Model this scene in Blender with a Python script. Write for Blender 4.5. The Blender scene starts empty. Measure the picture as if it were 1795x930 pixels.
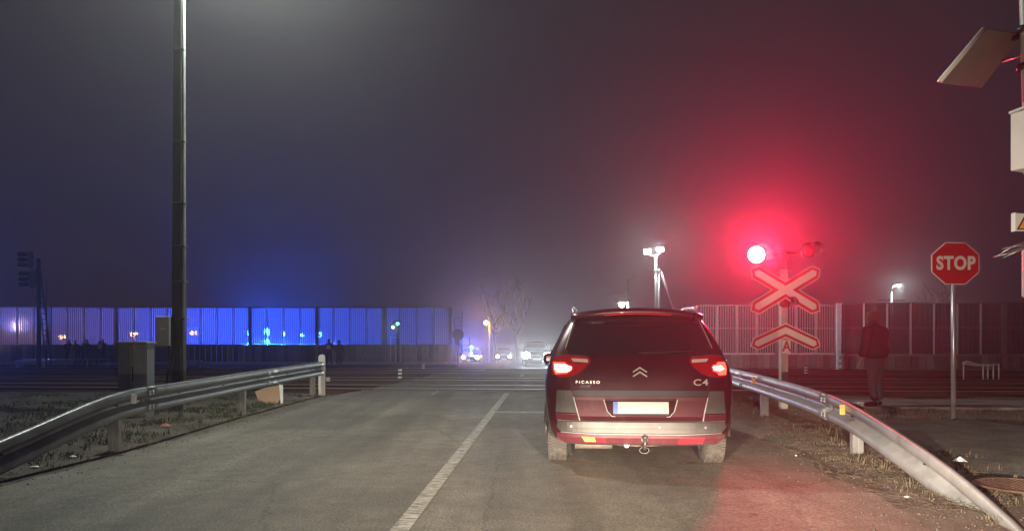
import bpy, bmesh, math, random
from mathutils import Vector, Matrix, noise as mnoise
R = math.radians
rnd = random.Random(7)
S = bpy.context.scene
C = S.collection
# ------------------------------------------------------------------ camera, world, exposure
CAMH = 1.28          # eye height of a driver
F = 1300.0           # focal length in photograph pixels
HZ = 595.0           # horizon row in the photograph
cam = bpy.data.cameras.new('camera'); camo = bpy.data.objects.new('camera', cam); C.objects.link(camo)
camo.location = (0, 0, CAMH); camo.rotation_euler = (R(90), 0, 0)
cam.sensor_width = 36; cam.lens = 36 * F / 1795
cam.shift_y = (HZ - 465) / 1795
cam.clip_start = 0.1; cam.clip_end = 2000
S.camera = camo
S.view_settings.view_transform = 'Standard'; S.view_settings.look = 'None'
S.view_settings.exposure = 0; S.view_settings.gamma = 1
cy = S.cycles
cy.use_denoising = True
cy.max_bounces = 6; cy.diffuse_bounces = 2; cy.glossy_bounces = 3; cy.transmission_bounces = 4
cy.volume_bounces = 0; cy.transparent_max_bounces = 12; cy.caustics_reflective = False; cy.caustics_refractive = False
cy.use_light_tree = True
cy.sample_clamp_indirect = 4.0; cy.sample_clamp_direct = 0

W = bpy.data.worlds.new('World'); S.world = W; W.use_nodes = True
nt = W.node_tree; bg = nt.nodes['Background']
tc = nt.nodes.new('ShaderNodeTexCoord'); sp = nt.nodes.new('ShaderNodeSeparateXYZ'); cr = nt.nodes.new('ShaderNodeValToRGB')
nt.links.new(tc.outputs['Generated'], sp.inputs[0]); nt.links.new(sp.outputs['Z'], cr.inputs[0])
cr.color_ramp.elements[0].color = (0.025, 0.018, 0.038, 1); cr.color_ramp.elements[0].position = 0.0
cr.color_ramp.elements[1].color = (0.030, 0.025, 0.030, 1); cr.color_ramp.elements[1].position = 0.45
nt.links.new(cr.outputs[0], bg.inputs[0]); bg.inputs[1].default_value = 0.75

HAZE_DENSITY = 0.0036

def lamp(name, loc, power, color, radius=0.05, spot=None, aim=None, blend=0.6):
    l = bpy.data.lights.new(name, 'SPOT' if spot else 'POINT')
    l.energy = power; l.color = color; l.shadow_soft_size = radius
    o = bpy.data.objects.new(name, l); C.objects.link(o); o.location = loc
    if spot:
        l.spot_size = R(spot); l.spot_blend = blend
        d = Vector(aim) - Vector(loc)
        o.rotation_euler = d.to_track_quat('-Z', 'Y').to_euler()
    return o

def head_beam(name, loc, power, color, yaw=0.0):
    """dipped beam: bright just below the horizontal, little above it"""
    l = bpy.data.lights.new(name, 'POINT'); l.energy = power; l.color = color; l.shadow_soft_size = 0.03
    o = bpy.data.objects.new(name, l); C.objects.link(o); o.location = loc; o.rotation_euler = (0, 0, yaw)
    l.use_nodes = True; n = l.node_tree; em = n.nodes['Emission']
    t = n.nodes.new('ShaderNodeTexCoord'); s = n.nodes.new('ShaderNodeSeparateXYZ')
    n.links.new(t.outputs['Normal'], s.inputs[0])
    e = n.nodes.new('ShaderNodeValToRGB'); e.color_ramp.interpolation = 'LINEAR'
    m = n.nodes.new('ShaderNodeMapRange'); m.inputs[1].default_value = -0.5; m.inputs[2].default_value = 0.5
    n.links.new(s.outputs['Z'], m.inputs[0]); n.links.new(m.outputs[0], e.inputs[0])
    ramp = e.color_ramp
    pts = [(-0.5, .01), (-0.3, .03), (-0.2, .13), (-0.13, .36), (-0.085, .66), (-0.058, .50), (-0.035, .24), (-0.012, .16), (0.0, .12), (0.014, .09), (0.05, .10), (0.2, .085), (0.5, .04)]
    ramp.elements[0].position = 0; ramp.elements[0].color = (pts[0][1],)*3 + (1,)
    ramp.elements[1].position = 1; ramp.elements[1].color = (pts[-1][1],)*3 + (1,)
    for z, v in pts[1:-1]:
        el = ramp.elements.new(z + 0.5); el.color = (v, v, v, 1)
    h = n.nodes.new('ShaderNodeMapRange'); h.interpolation_type = 'SMOOTHSTEP'
    h.inputs[1].default_value = 0.62; h.inputs[2].default_value = 0.985; h.inputs[3].default_value = 0; h.inputs[4].default_value = 1
    n.links.new(s.outputs['Y'], h.inputs[0])
    mu = n.nodes.new('ShaderNodeMath'); mu.operation = 'MULTIPLY'
    n.links.new(e.outputs[0], mu.inputs[0]); n.links.new(h.outputs[0], mu.inputs[1]); n.links.new(mu.outputs[0], em.inputs['Strength'])
    return o

# the dipped headlamps of the car the photograph is taken from (low, in front of the camera)
head_beam('headlight_beam', (-0.38, 1.55, 0.66), 9800, (1.0, 0.80, 0.61), R(-13))
head_beam('headlight_beam', (1.02, 1.55, 0.66), 11500, (1.0, 0.80, 0.61), R(-15))

# ------------------------------------------------------------------ helpers
def P(u, v, D): return Vector(((u - 897.5) / F * D, D, CAMH - (v - HZ) / F * D))
def G(u, v):
    D = CAMH * F / (v - HZ); return Vector(((u - 897.5) / F * D, D, 0))
def lerp(a, b, t): return a + (b - a) * t
def interp(tab, x):
    if x <= tab[0][0]: return tab[0][1:] if len(tab[0]) > 2 else tab[0][1]
    for a, b in zip(tab, tab[1:]):
        if x <= b[0]:
            t = (x - a[0]) / (b[0] - a[0])
            if len(a) == 2: return lerp(a[1], b[1], t)
            return tuple(lerp(p, q, t) for p, q in zip(a[1:], b[1:]))
    return tab[-1][1:] if len(tab[-1]) > 2 else tab[-1][1]
GZ = [(-50, 0), (28, 0), (33, -.06), (38, -.2), (46, -.45), (56, -.48), (66, -1.0), (80, -1.1), (600, -1.2)]
def gz(y): return interp(GZ, y)

class MB:
    def __init__(s): s.v = []; s.f = []; s.sm = []
    def add(s, vs, fs, smooth=False):
        b = len(s.v); s.v += [tuple(v) for v in vs]; s.f += [tuple(i + b for i in f) for f in fs]; s.sm += [smooth] * len(fs)
    def box(s, c, d, rz=0, M=None):
        hx, hy, hz = d[0] / 2, d[1] / 2, d[2] / 2
        vs = [Vector((x, y, z)) for x in (-hx, hx) for y in (-hy, hy) for z in (-hz, hz)]
        m = M if M is not None else Matrix.Rotation(rz, 3, 'Z')
        vs = [m @ v + Vector(c) for v in vs]
        s.add(vs, [(0, 1, 3, 2), (4, 6, 7, 5), (0, 4, 5, 1), (2, 3, 7, 6), (0, 2, 6, 4), (1, 5, 7, 3)]); return s
    def cyl(s, p, q, r0, r1=None, n=12, cap=True, smooth=True):
        p = Vector(p); q = Vector(q); r1 = r0 if r1 is None else r1
        d = (q - p).normalized(); a = d.orthogonal().normalized(); b = d.cross(a)
        vs = []
        for c_, r in ((p, r0), (q, r1)):
            for i in range(n):
                t = 2 * math.pi * i / n; vs.append(c_ + (a * math.cos(t) + b * math.sin(t)) * r)
        s.add(vs, [(i, (i + 1) % n, n + (i + 1) % n, n + i) for i in range(n)], smooth)
        if cap:
            b0 = len(s.v) - 2 * n
            s.f += [tuple(b0 + n - 1 - i for i in range(n)), tuple(b0 + n + i for i in range(n))]; s.sm += [False, False]
        return s
    def tube(s, pts, r, n=8):
        pts = [Vector(p) for p in pts]; rs = r if isinstance(r, (list, tuple)) else [r] * len(pts)
        vs = []; up = None
        for i, p in enumerate(pts):
            d = (pts[min(i + 1, len(pts) - 1)] - pts[max(i - 1, 0)]).normalized()
            a = d.orthogonal().normalized() if up is None else (up - d * up.dot(d)).normalized()
            up = a; b = d.cross(a)
            for k in range(n):
                t = 2 * math.pi * k / n; vs.append(p + (a * math.cos(t) + b * math.sin(t)) * rs[i])
        fs = [(i * n + k, i * n + (k + 1) % n, (i + 1) * n + (k + 1) % n, (i + 1) * n + k) for i in range(len(pts) - 1) for k in range(n)]
        m = len(pts) - 1
        s.add(vs, fs + [tuple(range(n - 1, -1, -1)), tuple(m * n + k for k in range(n))], True); return s
    def lathe(s, c, prof, n=16, axis='Z'):
        vs = []
        for r, h in prof:
            for i in range(n):
                t = 2 * math.pi * i / n; a, b = r * math.cos(t), r * math.sin(t)
                vs.append({'Z': (a, b, h), 'Y': (a, h, b), 'X': (h, a, b)}[axis])
        vs = [Vector(v) + Vector(c) for v in vs]; m = len(prof)
        s.add(vs, [(i * n + k, i * n + (k + 1) % n, (i + 1) * n + (k + 1) % n, (i + 1) * n + k) for i in range(m - 1) for k in range(n)], True)
        return s
    def sphere(s, c, r, n=16, sc=(1, 1, 1)):
        m = n // 2; prof = [(r * math.sin(math.pi * i / m) * sc[0] + 1e-5, -r * math.cos(math.pi * i / m) * sc[2]) for i in range(m + 1)]
        return s.lathe(c, prof, n)
    def plate(s, poly, y0, y1):
        """polygon in XZ extruded from y0 (front) to y1 (back)"""
        n = len(poly); vs = [(x, y0, z) for x, z in poly] + [(x, y1, z) for x, z in poly]
        s.add(vs, [tuple(range(n)), tuple(range(2 * n - 1, n - 1, -1))] + [(i, n + i, n + (i + 1) % n, (i + 1) % n) for i in range(n)]); return s
    def mesh(s, name):
        me = bpy.data.meshes.new(name); me.from_pydata(s.v, [], s.f); me.update()
        me.polygons.foreach_set('use_smooth', s.sm)
        bm = bmesh.new(); bm.from_mesh(me); bmesh.ops.recalc_face_normals(bm, faces=bm.faces); bm.to_mesh(me); bm.free()
        return me
    def build(s, name, mat, parent=None, bevel=0, loc=None, rot=None, kind=None, label=None):
        me = s.mesh(name); me.materials.append(mat)
        o = bpy.data.objects.new(name, me); C.objects.link(o)
        if parent: o.parent = parent
        if loc is not None: o.location = loc
        if rot is not None: o.rotation_euler = rot
        if bevel:
            b = o.modifiers.new('bevel', 'BEVEL'); b.width = bevel; b.segments = 2; b.limit_method = 'ANGLE'; b.angle_limit = R(50)
        if kind: o['kind'] = kind
        if label: o['label'] = label
        return o
def tag(o, label, cat, group=None):
    o['label'] = label; o['category'] = cat
    if group: o['group'] = group
    return o
def thing(name, label, cat, loc=(0, 0, 0), rz=0, group=None):
    o = bpy.data.objects.new(name, None); C.objects.link(o); o.location = loc; o.rotation_euler = (0, 0, rz)
    o.empty_display_size = 0.2
    return tag(o, label, cat, group)
def place(me, name, parent=None, loc=(0, 0, 0), rot=(0, 0, 0), scale=None):
    o = bpy.data.objects.new(name, me); C.objects.link(o); o.parent = parent; o.location = loc; o.rotation_euler = rot
    if scale: o.scale = scale
    return o
def dup(root, loc=None, rz=None, label=None):
    r = root.copy(); C.objects.link(r)
    if loc is not None: r.location = loc
    if rz is not None: r.rotation_euler = (0, 0, rz)
    if label: r['label'] = label
    for ch in list(root.children):
        c = ch.copy(); C.objects.link(c); c.parent = r
        for g in list(ch.children):
            d = g.copy(); C.objects.link(d); d.parent = c
    return r
def bake(o):
    """apply the modifiers of an object"""
    bpy.context.view_layer.update()
    dg = bpy.context.evaluated_depsgraph_get()
    me = bpy.data.meshes.new_from_object(o.evaluated_get(dg)); o.modifiers.clear(); o.data = me
    return o
def text_mesh(body, size, depth, offset=0.0, sx=1.0, spacing=1.0):
    cu = bpy.data.curves.new('lettering', 'FONT'); cu.body = body; cu.size = size; cu.extrude = depth; cu.offset = offset
    cu.align_x = 'CENTER'; cu.align_y = 'CENTER'; cu.space_character = spacing; cu.resolution_u = 4
    o = bpy.data.objects.new('lettering', cu); C.objects.link(o)
    bpy.context.view_layer.update()
    me = bpy.data.meshes.new_from_object(o.evaluated_get(bpy.context.evaluated_depsgraph_get()))
    me.transform(Matrix.Scale(sx, 4, (1, 0, 0)))
    bpy.data.objects.remove(o); return me

# ------------------------------------------------------------------ materials
def mat(name, col, rough=0.6, metal=0.0, var=0.12, scale=8.0, bump=0.0, bscale=60.0, coat=0.0, spec=0.5, dirt=None, dirt_amt=0.35, dirt_scale=2.5):
    m = bpy.data.materials.new(name); m.use_nodes = True; n = m.node_tree; b = n.nodes['Principled BSDF']
    b.inputs['Roughness'].default_value = rough; b.inputs['Metallic'].default_value = metal
    b.inputs['Coat Weight'].default_value = coat; b.inputs['Specular IOR Level'].default_value = spec
    g = n.nodes.new('ShaderNodeTexCoord'); ns = n.nodes.new('ShaderNodeTexNoise'); ns.inputs['Scale'].default_value = scale
    ns.inputs['Detail'].default_value = 6
    n.links.new(g.outputs['Object'], ns.inputs['Vector'])
    cr = n.nodes.new('ShaderNodeValToRGB')
    cr.color_ramp.elements[0].position = 0.3; cr.color_ramp.elements[1].position = 0.7
    cr.color_ramp.elements[0].color = tuple(c * (1 - var) for c in col) + (1,)
    cr.color_ramp.elements[1].color = tuple(min(1, c * (1 + var)) for c in col) + (1,)
    n.links.new(ns.outputs[0], cr.inputs[0]); out = cr.outputs[0]
    if dirt:
        d = n.nodes.new('ShaderNodeTexNoise'); d.inputs['Scale'].default_value = dirt_scale; d.inputs['Detail'].default_value = 8; d.inputs['Roughness'].default_value = 0.7
        n.links.new(g.outputs['Object'], d.inputs['Vector'])
        mr = n.nodes.new('ShaderNodeMapRange'); mr.inputs[1].default_value = 0.5; mr.inputs[2].default_value = 0.68; mr.inputs[4].default_value = dirt_amt
        n.links.new(d.outputs[0], mr.inputs[0])
        mx = n.nodes.new('ShaderNodeMix'); mx.data_type = 'RGBA'; mx.inputs['B'].default_value = tuple(dirt) + (1,)
        n.links.new(mr.outputs[0], mx.inputs['Factor']); n.links.new(out, mx.inputs['A']); out = mx.outputs['Result']
    n.links.new(out, b.inputs['Base Color'])
    rr = n.nodes.new('ShaderNodeMapRange'); rr.inputs[3].default_value = max(0.02, rough - 0.08); rr.inputs[4].default_value = min(1, rough + 0.08)
    n.links.new(ns.outputs[0], rr.inputs[0]); n.links.new(rr.outputs[0], b.inputs['Roughness'])
    if bump:
        bn = n.nodes.new('ShaderNodeTexNoise'); bn.inputs['Scale'].default_value = bscale; bn.inputs['Detail'].default_value = 4
        n.links.new(g.outputs['Object'], bn.inputs['Vector'])
        bp = n.nodes.new('ShaderNodeBump'); bp.inputs['Strength'].default_value = bump; bp.inputs['Distance'].default_value = 0.01
        n.links.new(bn.outputs[0], bp.inputs['Height']); n.links.new(bp.outputs[0], b.inputs['Normal'])
    return m
def glow(name, col, strength):
    m = bpy.data.materials.new(name); m.use_nodes = True; n = m.node_tree; n.nodes.clear()
    o = n.nodes.new('ShaderNodeOutputMaterial'); e = n.nodes.new('ShaderNodeEmission')
    e.inputs[0].default_value = tuple(col) + (1,); e.inputs[1].default_value = strength
    n.links.new(e.outputs[0], o.inputs[0]); return m

M = {}
M['galv'] = mat('galvanised_steel', (.24, .245, .25), .42, .45, .16, 5, .10, 30, dirt=(.13, .12, .11), dirt_amt=.55, dirt_scale=3)
M['galv_clean'] = mat('zinc_steel', (.5, .51, .52), .35, .7, .1, 9)
M['dark_hole'] = mat('dark_recess', (.01, .01, .01), .9)
M['concrete'] = mat('concrete', (.30, .29, .27), .9, 0, .18, 6, .3, 90, dirt=(.12, .11, .10))
M['concrete_pale'] = mat('pale_concrete', (.42, .41, .39), .88, 0, .15, 4, .3, 80, dirt=(.2, .19, .17))
M['concrete_dark'] = mat('dark_concrete', (.10, .098, .095), .9, 0, .2, 5, .3, 80)
M['concrete_block'] = mat('block_face', (.22, .205, .19), .9, 0, .2, 3, .4, 60)
M['concrete_block_b'] = mat('brown_block_face', (.16, .135, .115), .9, 0, .2, 3, .4, 60)
M['steel'] = mat('rail_steel', (.62, .62, .64), .36, .8, .1, 30)
M['rust'] = mat('rusty_steel', (.09, .05, .035), .85, .2, .3, 20, .3, 90)
M['wood'] = mat('old_sleeper', (.055, .045, .038), .95, 0, .3, 20, .4, 60)
M['white'] = mat('white_paint', (.75, .75, .72), .5, 0, .06, 6, dirt=(.35, .33, .3), dirt_amt=.4)
M['offwhite'] = mat('signal_white', (.82, .80, .74), .45, 0, .04, 6)
M['sign_red'] = mat('sign_red', (.55, .02, .018), .4, 0, .06, 5)
M['sign_grey'] = mat('sign_back_grey', (.25, .25, .26), .5, .5)
M['black'] = mat('black_metal', (.015, .015, .017), .5)
M['dkgrey'] = mat('dark_grey_paint', (.06, .062, .066), .5, 0, .15, 6)
M['cab'] = mat('cabinet_grey', (.42, .44, .43), .5, .1, .1, 4, dirt=(.09, .09, .085))
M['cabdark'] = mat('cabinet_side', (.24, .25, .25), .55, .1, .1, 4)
M['pole'] = mat('weathered_pole', (.045, .045, .043), .8, 0, .25, 3, .4, 40)
M['polelit'] = mat('pale_pipe', (.40, .42, .38), .5, .2, .15, 5)
M['orange_reflect'] = mat('amber_reflector', (1.0, .55, .14), .35, 0, .03, 10)
M['white_reflect'] = mat('white_reflector', (.95, .95, .9), .35, 0, .02, 10)
M['cardboard'] = mat('brown_board', (.36, .23, .15), .85, 0, .15, 5, .2, 30, dirt=(.15, .09, .05))
M['rubber'] = mat('tyre_rubber', (.04, .038, .034), .9, 0, .2, 20, .2, 80, dirt=(.09, .082, .068), dirt_amt=.7, dirt_scale=6)
M['rim'] = mat('alloy_rim', (.4, .4, .4), .35, .8)
M['carpaint'] = mat('burgundy_paint', (.045, .008, .014), .3, .35, .05, 3, coat=1.0, dirt=(.07, .035, .032), dirt_amt=.3, dirt_scale=2)
M['carlow'] = mat('burgundy_paint_dusty', (.085, .020, .028), .42, .2, .08, 3, coat=.5, dirt=(.13, .085, .07), dirt_amt=.45, dirt_scale=3)
M['cargrey'] = mat('bumper_grey', (.042, .040, .037), .42, 0, .15, 6, dirt=(.11, .10, .085), dirt_amt=.5)
M['sidegrey'] = mat('side_block_grey', (.05, .048, .046), .5, 0, .1, 6, dirt=(.1, .09, .08), dirt_amt=.3)
M['carglass'] = mat('tinted_glass', (.012, .010, .014), .06, 0, .02, 3, coat=1.0, spec=.8)
M['chrome'] = mat('chrome', (.75, .75, .76), .12, 1.0, .02)
M['lens_red'] = mat('red_lens', (.42, .012, .015), .12, 0, .08, 30, coat=1.0)
M['lens_dark'] = mat('dark_red_lens', (.2, .008, .012), .15, 0, .1, 20, coat=1.0)
M['lens_clear'] = mat('clear_lens', (.5, .42, .40), .1, .3, .1, 30, coat=1.0)
M['amber'] = mat('amber_lens', (.9, .36, .08), .2, 0, .05, 20, coat=1)
M['refl_red'] = mat('red_reflector', (.85, .02, .03), .2, 0, .05, 20, coat=1)
M['badge'] = mat('polished_badge', (.40, .36, .35), .3, .3, .02)
M['plate'] = mat('number_plate_white', (.5, .5, .46), .35, 0, .03)
M['eublue'] = mat('plate_blue', (.03, .13, .55), .4)
M['under'] = mat('underbody', (.16, .14, .12), .8, .3, .3, 12, .3, 50)
M['dark_cloth'] = mat('dark_cloth', (.035, .033, .04), .9, 0, .2, 12, .3, 60)
M['jacket'] = mat('dark_jacket', (.012, .010, .012), .85, 0, .25, 8, .4, 25)
M['jeans'] = mat('dark_trousers', (.06, .055, .07), .9, 0, .15, 14, .3, 60)
M['hood'] = mat('knitted_hood', (.07, .055, .05), .95, 0, .25, 14, .6, 120)
M['skin'] = mat('skin', (.45, .27, .2), .55)
M['bark'] = mat('bark', (.05, .04, .036), .95, 0, .2, 10)
M['helmet'] = mat('pale_helmet', (.8, .8, .78), .3)
M['hivis'] = mat('hi_vis_stripe', (.85, .88, .85), .4)
M['vanwhite'] = mat('van_paint', (.55, .56, .6), .4, 0, .05, 3, coat=.5)
M['vangrey'] = mat('grey_car_paint', (.12, .125, .135), .35, .3, .05, 3, coat=.8)
M['vandark'] = mat('dark_car_paint', (.035, .04, .05), .35, .3, .05, 3, coat=.8)
M['solar_under'] = mat('panel_back', (.30, .27, .24), .6, 0, .12, 3)
M['solar_cell'] = mat('solar_cells', (.015, .02, .05), .15)
M['e_red'] = glow('red_signal_glow', (1, .12, .10), 28)
M['e_tail'] = glow('tail_light_glow', (1, .03, .02), 9)
M['e_tailhot'] = glow('tail_bulb_glow', (1, .50, .30), 22)
M['e_white'] = glow('white_lamp_glow', (.75, 1, .97), 60)
M['e_head'] = glow('headlamp_glow', (1, .98, .92), 50)
M['e_warm'] = glow('warm_headlamp_glow', (1, .62, .32), 45)
M['e_orange'] = glow('sodium_glow', (1, .42, .09), 40)
M['e_blue'] = glow('blue_beacon_glow', (.04, .28, 1), 60)
M['e_amberhot'] = glow('hot_amber_glow', (1, .42, .12), 220)
M['e_bluehot'] = glow('blue_glint_glow', (.03, .30, 1), 500)
M['e_green'] = glow('green_signal_glow', (.08, .9, .6), 6)
M['e_street'] = glow('street_lamp_glow', (.75, 1, .78), 40)

def panel_mat(name, tint, transp, trans, diff, gloss, rough=.12):
    m = bpy.data.materials.new(name); m.use_nodes = True; n = m.node_tree; n.nodes.clear()
    out = n.nodes.new('ShaderNodeOutputMaterial')
    T = n.nodes.new('ShaderNodeBsdfTransparent'); T.inputs[0].default_value = (.75, .78, .85, 1)
    L = n.nodes.new('ShaderNodeBsdfTranslucent'); L.inputs[0].default_value = tuple(tint) + (1,)
    D = n.nodes.new('ShaderNodeBsdfDiffuse'); D.inputs[0].default_value = tuple(tint) + (1,)
    g = n.nodes.new('ShaderNodeBsdfGlossy'); g.inputs['Roughness'].default_value = rough; g.inputs[0].default_value = (.8, .8, .8, 1)
    tot = transp + trans + diff + gloss
    m1 = n.nodes.new('ShaderNodeMixShader'); m1.inputs[0].default_value = trans / (transp + trans)
    n.links.new(T.outputs[0], m1.inputs[1]); n.links.new(L.outputs[0], m1.inputs[2])
    m2 = n.nodes.new('ShaderNodeMixShader'); m2.inputs[0].default_value = diff / (transp + trans + diff)
    n.links.new(m1.outputs[0], m2.inputs[1]); n.links.new(D.outputs[0], m2.inputs[2])
    m3 = n.nodes.new('ShaderNodeMixShader'); m3.inputs[0].default_value = gloss / tot
    n.links.new(m2.outputs[0], m3.inputs[1]); n.links.new(g.outputs[0], m3.inputs[2])
    n.links.new(m3.outputs[0], out.inputs[0]); return m
M['acrylic'] = panel_mat('ribbed_acrylic', (.62, .62, .7), .22, .5, .12, .16)
M['acrylic_dark'] = panel_mat('smoked_acrylic', (.25, .22, .24), .55, .12, .12, .21, .08)
M['acrylic_grey'] = panel_mat('grey_acrylic', (.14, .13, .15), .4, .15, .3, .15, .2)
M['rib'] = mat('rib_plastic', (.16, .16, .19), .35, .1, .05)
M['rib_white'] = mat('rib_pale', (.5, .5, .52), .4, .1, .05)
M['mullion'] = panel_mat('glowing_mullion', (.9, .9, .95), .05, .62, .15, .18, .15)  # translucent so glow from behind stands in for reflections on the posts
M['hpost'] = mat('wall_post_grey', (.24, .245, .25), .6, .2, .1, 4)

# ground materials in world space
def ground_mat(name, cols, scale, rough=.95, bump=.5, bscale=25, speck=None):
    m = bpy.data.materials.new(name); m.use_nodes = True; n = m.node_tree; b = n.nodes['Principled BSDF']
    g = n.nodes.new('ShaderNodeNewGeometry')
    a = n.nodes.new('ShaderNodeTexNoise'); a.inputs['Scale'].default_value = scale; a.inputs['Detail'].default_value = 10; a.inputs['Roughness'].default_value = .65
    n.links.new(g.outputs['Position'], a.inputs['Vector'])
    cr = n.nodes.new('ShaderNodeValToRGB'); el = cr.color_ramp.elements
    el[0].position = .32; el[0].color = tuple(cols[0]) + (1,); el[1].position = .7; el[1].color = tuple(cols[-1]) + (1,)
    for i, c in enumerate(cols[1:-1]):
        e = el.new(.32 + .38 * (i + 1) / (len(cols) - 1)); e.color = tuple(c) + (1,)
    n.links.new(a.outputs[0], cr.inputs[0]); out = cr.outputs[0]
    if speck:
        s_, amt = speck
        w = n.nodes.new('ShaderNodeTexNoise'); w.inputs['Scale'].default_value = s_; w.inputs['Detail'].default_value = 3
        n.links.new(g.outputs['Position'], w.inputs['Vector'])
        mr = n.nodes.new('ShaderNodeMapRange'); mr.inputs[1].default_value = .3; mr.inputs[2].default_value = .7; mr.inputs[3].default_value = 1 - amt; mr.inputs[4].default_value = 1 + amt
        n.links.new(w.outputs[0], mr.inputs[0])
        mx = n.nodes.new('ShaderNodeVectorMath'); mx.operation = 'SCALE'
        n.links.new(out, mx.inputs[0]); n.links.new(mr.outputs[0], mx.inputs['Scale']); out = mx.outputs[0]
    n.links.new(out, b.inputs['Base Color']); b.inputs['Roughness'].default_value = rough; b.inputs['Specular IOR Level'].default_value = .3
    bn = n.nodes.new('ShaderNodeTexNoise'); bn.inputs['Scale'].default_value = bscale; bn.inputs['Detail'].default_value = 6
    n.links.new(g.outputs['Position'], bn.inputs['Vector'])
    bp = n.nodes.new('ShaderNodeBump'); bp.inputs['Strength'].default_value = bump; bp.inputs['Distance'].default_value = .02
    n.links.new(bn.outputs[0], bp.inputs['Height']); n.links.new(bp.outputs[0], b.inputs['Normal'])
    return m
M['soil'] = ground_mat('verge_soil', [(.075, .062, .05), (.13, .108, .087), (.20, .17, .14)], 1.6, speck=(60, .45), bscale=30, bump=.25)
_n = M['soil'].node_tree; _b = _n.nodes['Principled BSDF']; _src = _b.inputs['Base Color'].links[0].from_socket
_g = [q for q in _n.nodes if q.type == 'NEW_GEOMETRY'][0]; _sx = _n.nodes.new('ShaderNodeSeparateXYZ'); _n.links.new(_g.outputs['Position'], _sx.inputs[0])
_mr = _n.nodes.new('ShaderNodeMapRange'); _mr.inputs[1].default_value = -6.5; _mr.inputs[2].default_value = -3.5; _mr.inputs[3].default_value = .42; _mr.inputs[4].default_value = 1.0
_n.links.new(_sx.outputs['X'], _mr.inputs[0]); _sc = _n.nodes.new('ShaderNodeVectorMath'); _sc.operation = 'SCALE'   # soil tone is darker left of the road, unscaled on the right
_n.links.new(_src, _sc.inputs[0]); _n.links.new(_mr.outputs[0], _sc.inputs['Scale']); _n.links.new(_sc.outputs[0], _b.inputs['Base Color'])
M['ballast'] = ground_mat('track_ballast', [(.016, .014, .014), (.036, .032, .030)], 6, speck=(25, .5), bscale=22, bump=1.0)
M['path'] = ground_mat('worn_path', [(.05, .045, .038), (.085, .078, .066), (.13, .12, .1)], 1.9, speck=(60, .4), bscale=30, bump=.8)
M['edge'] = ground_mat('dusty_pavement', [(.12, .11, .10), (.2, .19, .17), (.27, .26, .24)], 1.6, speck=(40, .35), bscale=25, bump=.6)
M['stone'] = ground_mat('pebble', [(.06, .055, .045), (.13, .115, .095)], 9, bump=.2)
M['grass'] = ground_mat('dry_grass', [(.045, .038, .025), (.09, .073, .05), (.15, .122, .085)], 7, bump=0)
M['straw'] = ground_mat('straw', [(.06, .048, .034), (.12, .098, .07), (.21, .175, .13)], 7, bump=0)
M['grass_green'] = ground_mat('dull_grass', [(.03, .04, .018), (.065, .08, .035)], 5, bump=0)

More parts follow.
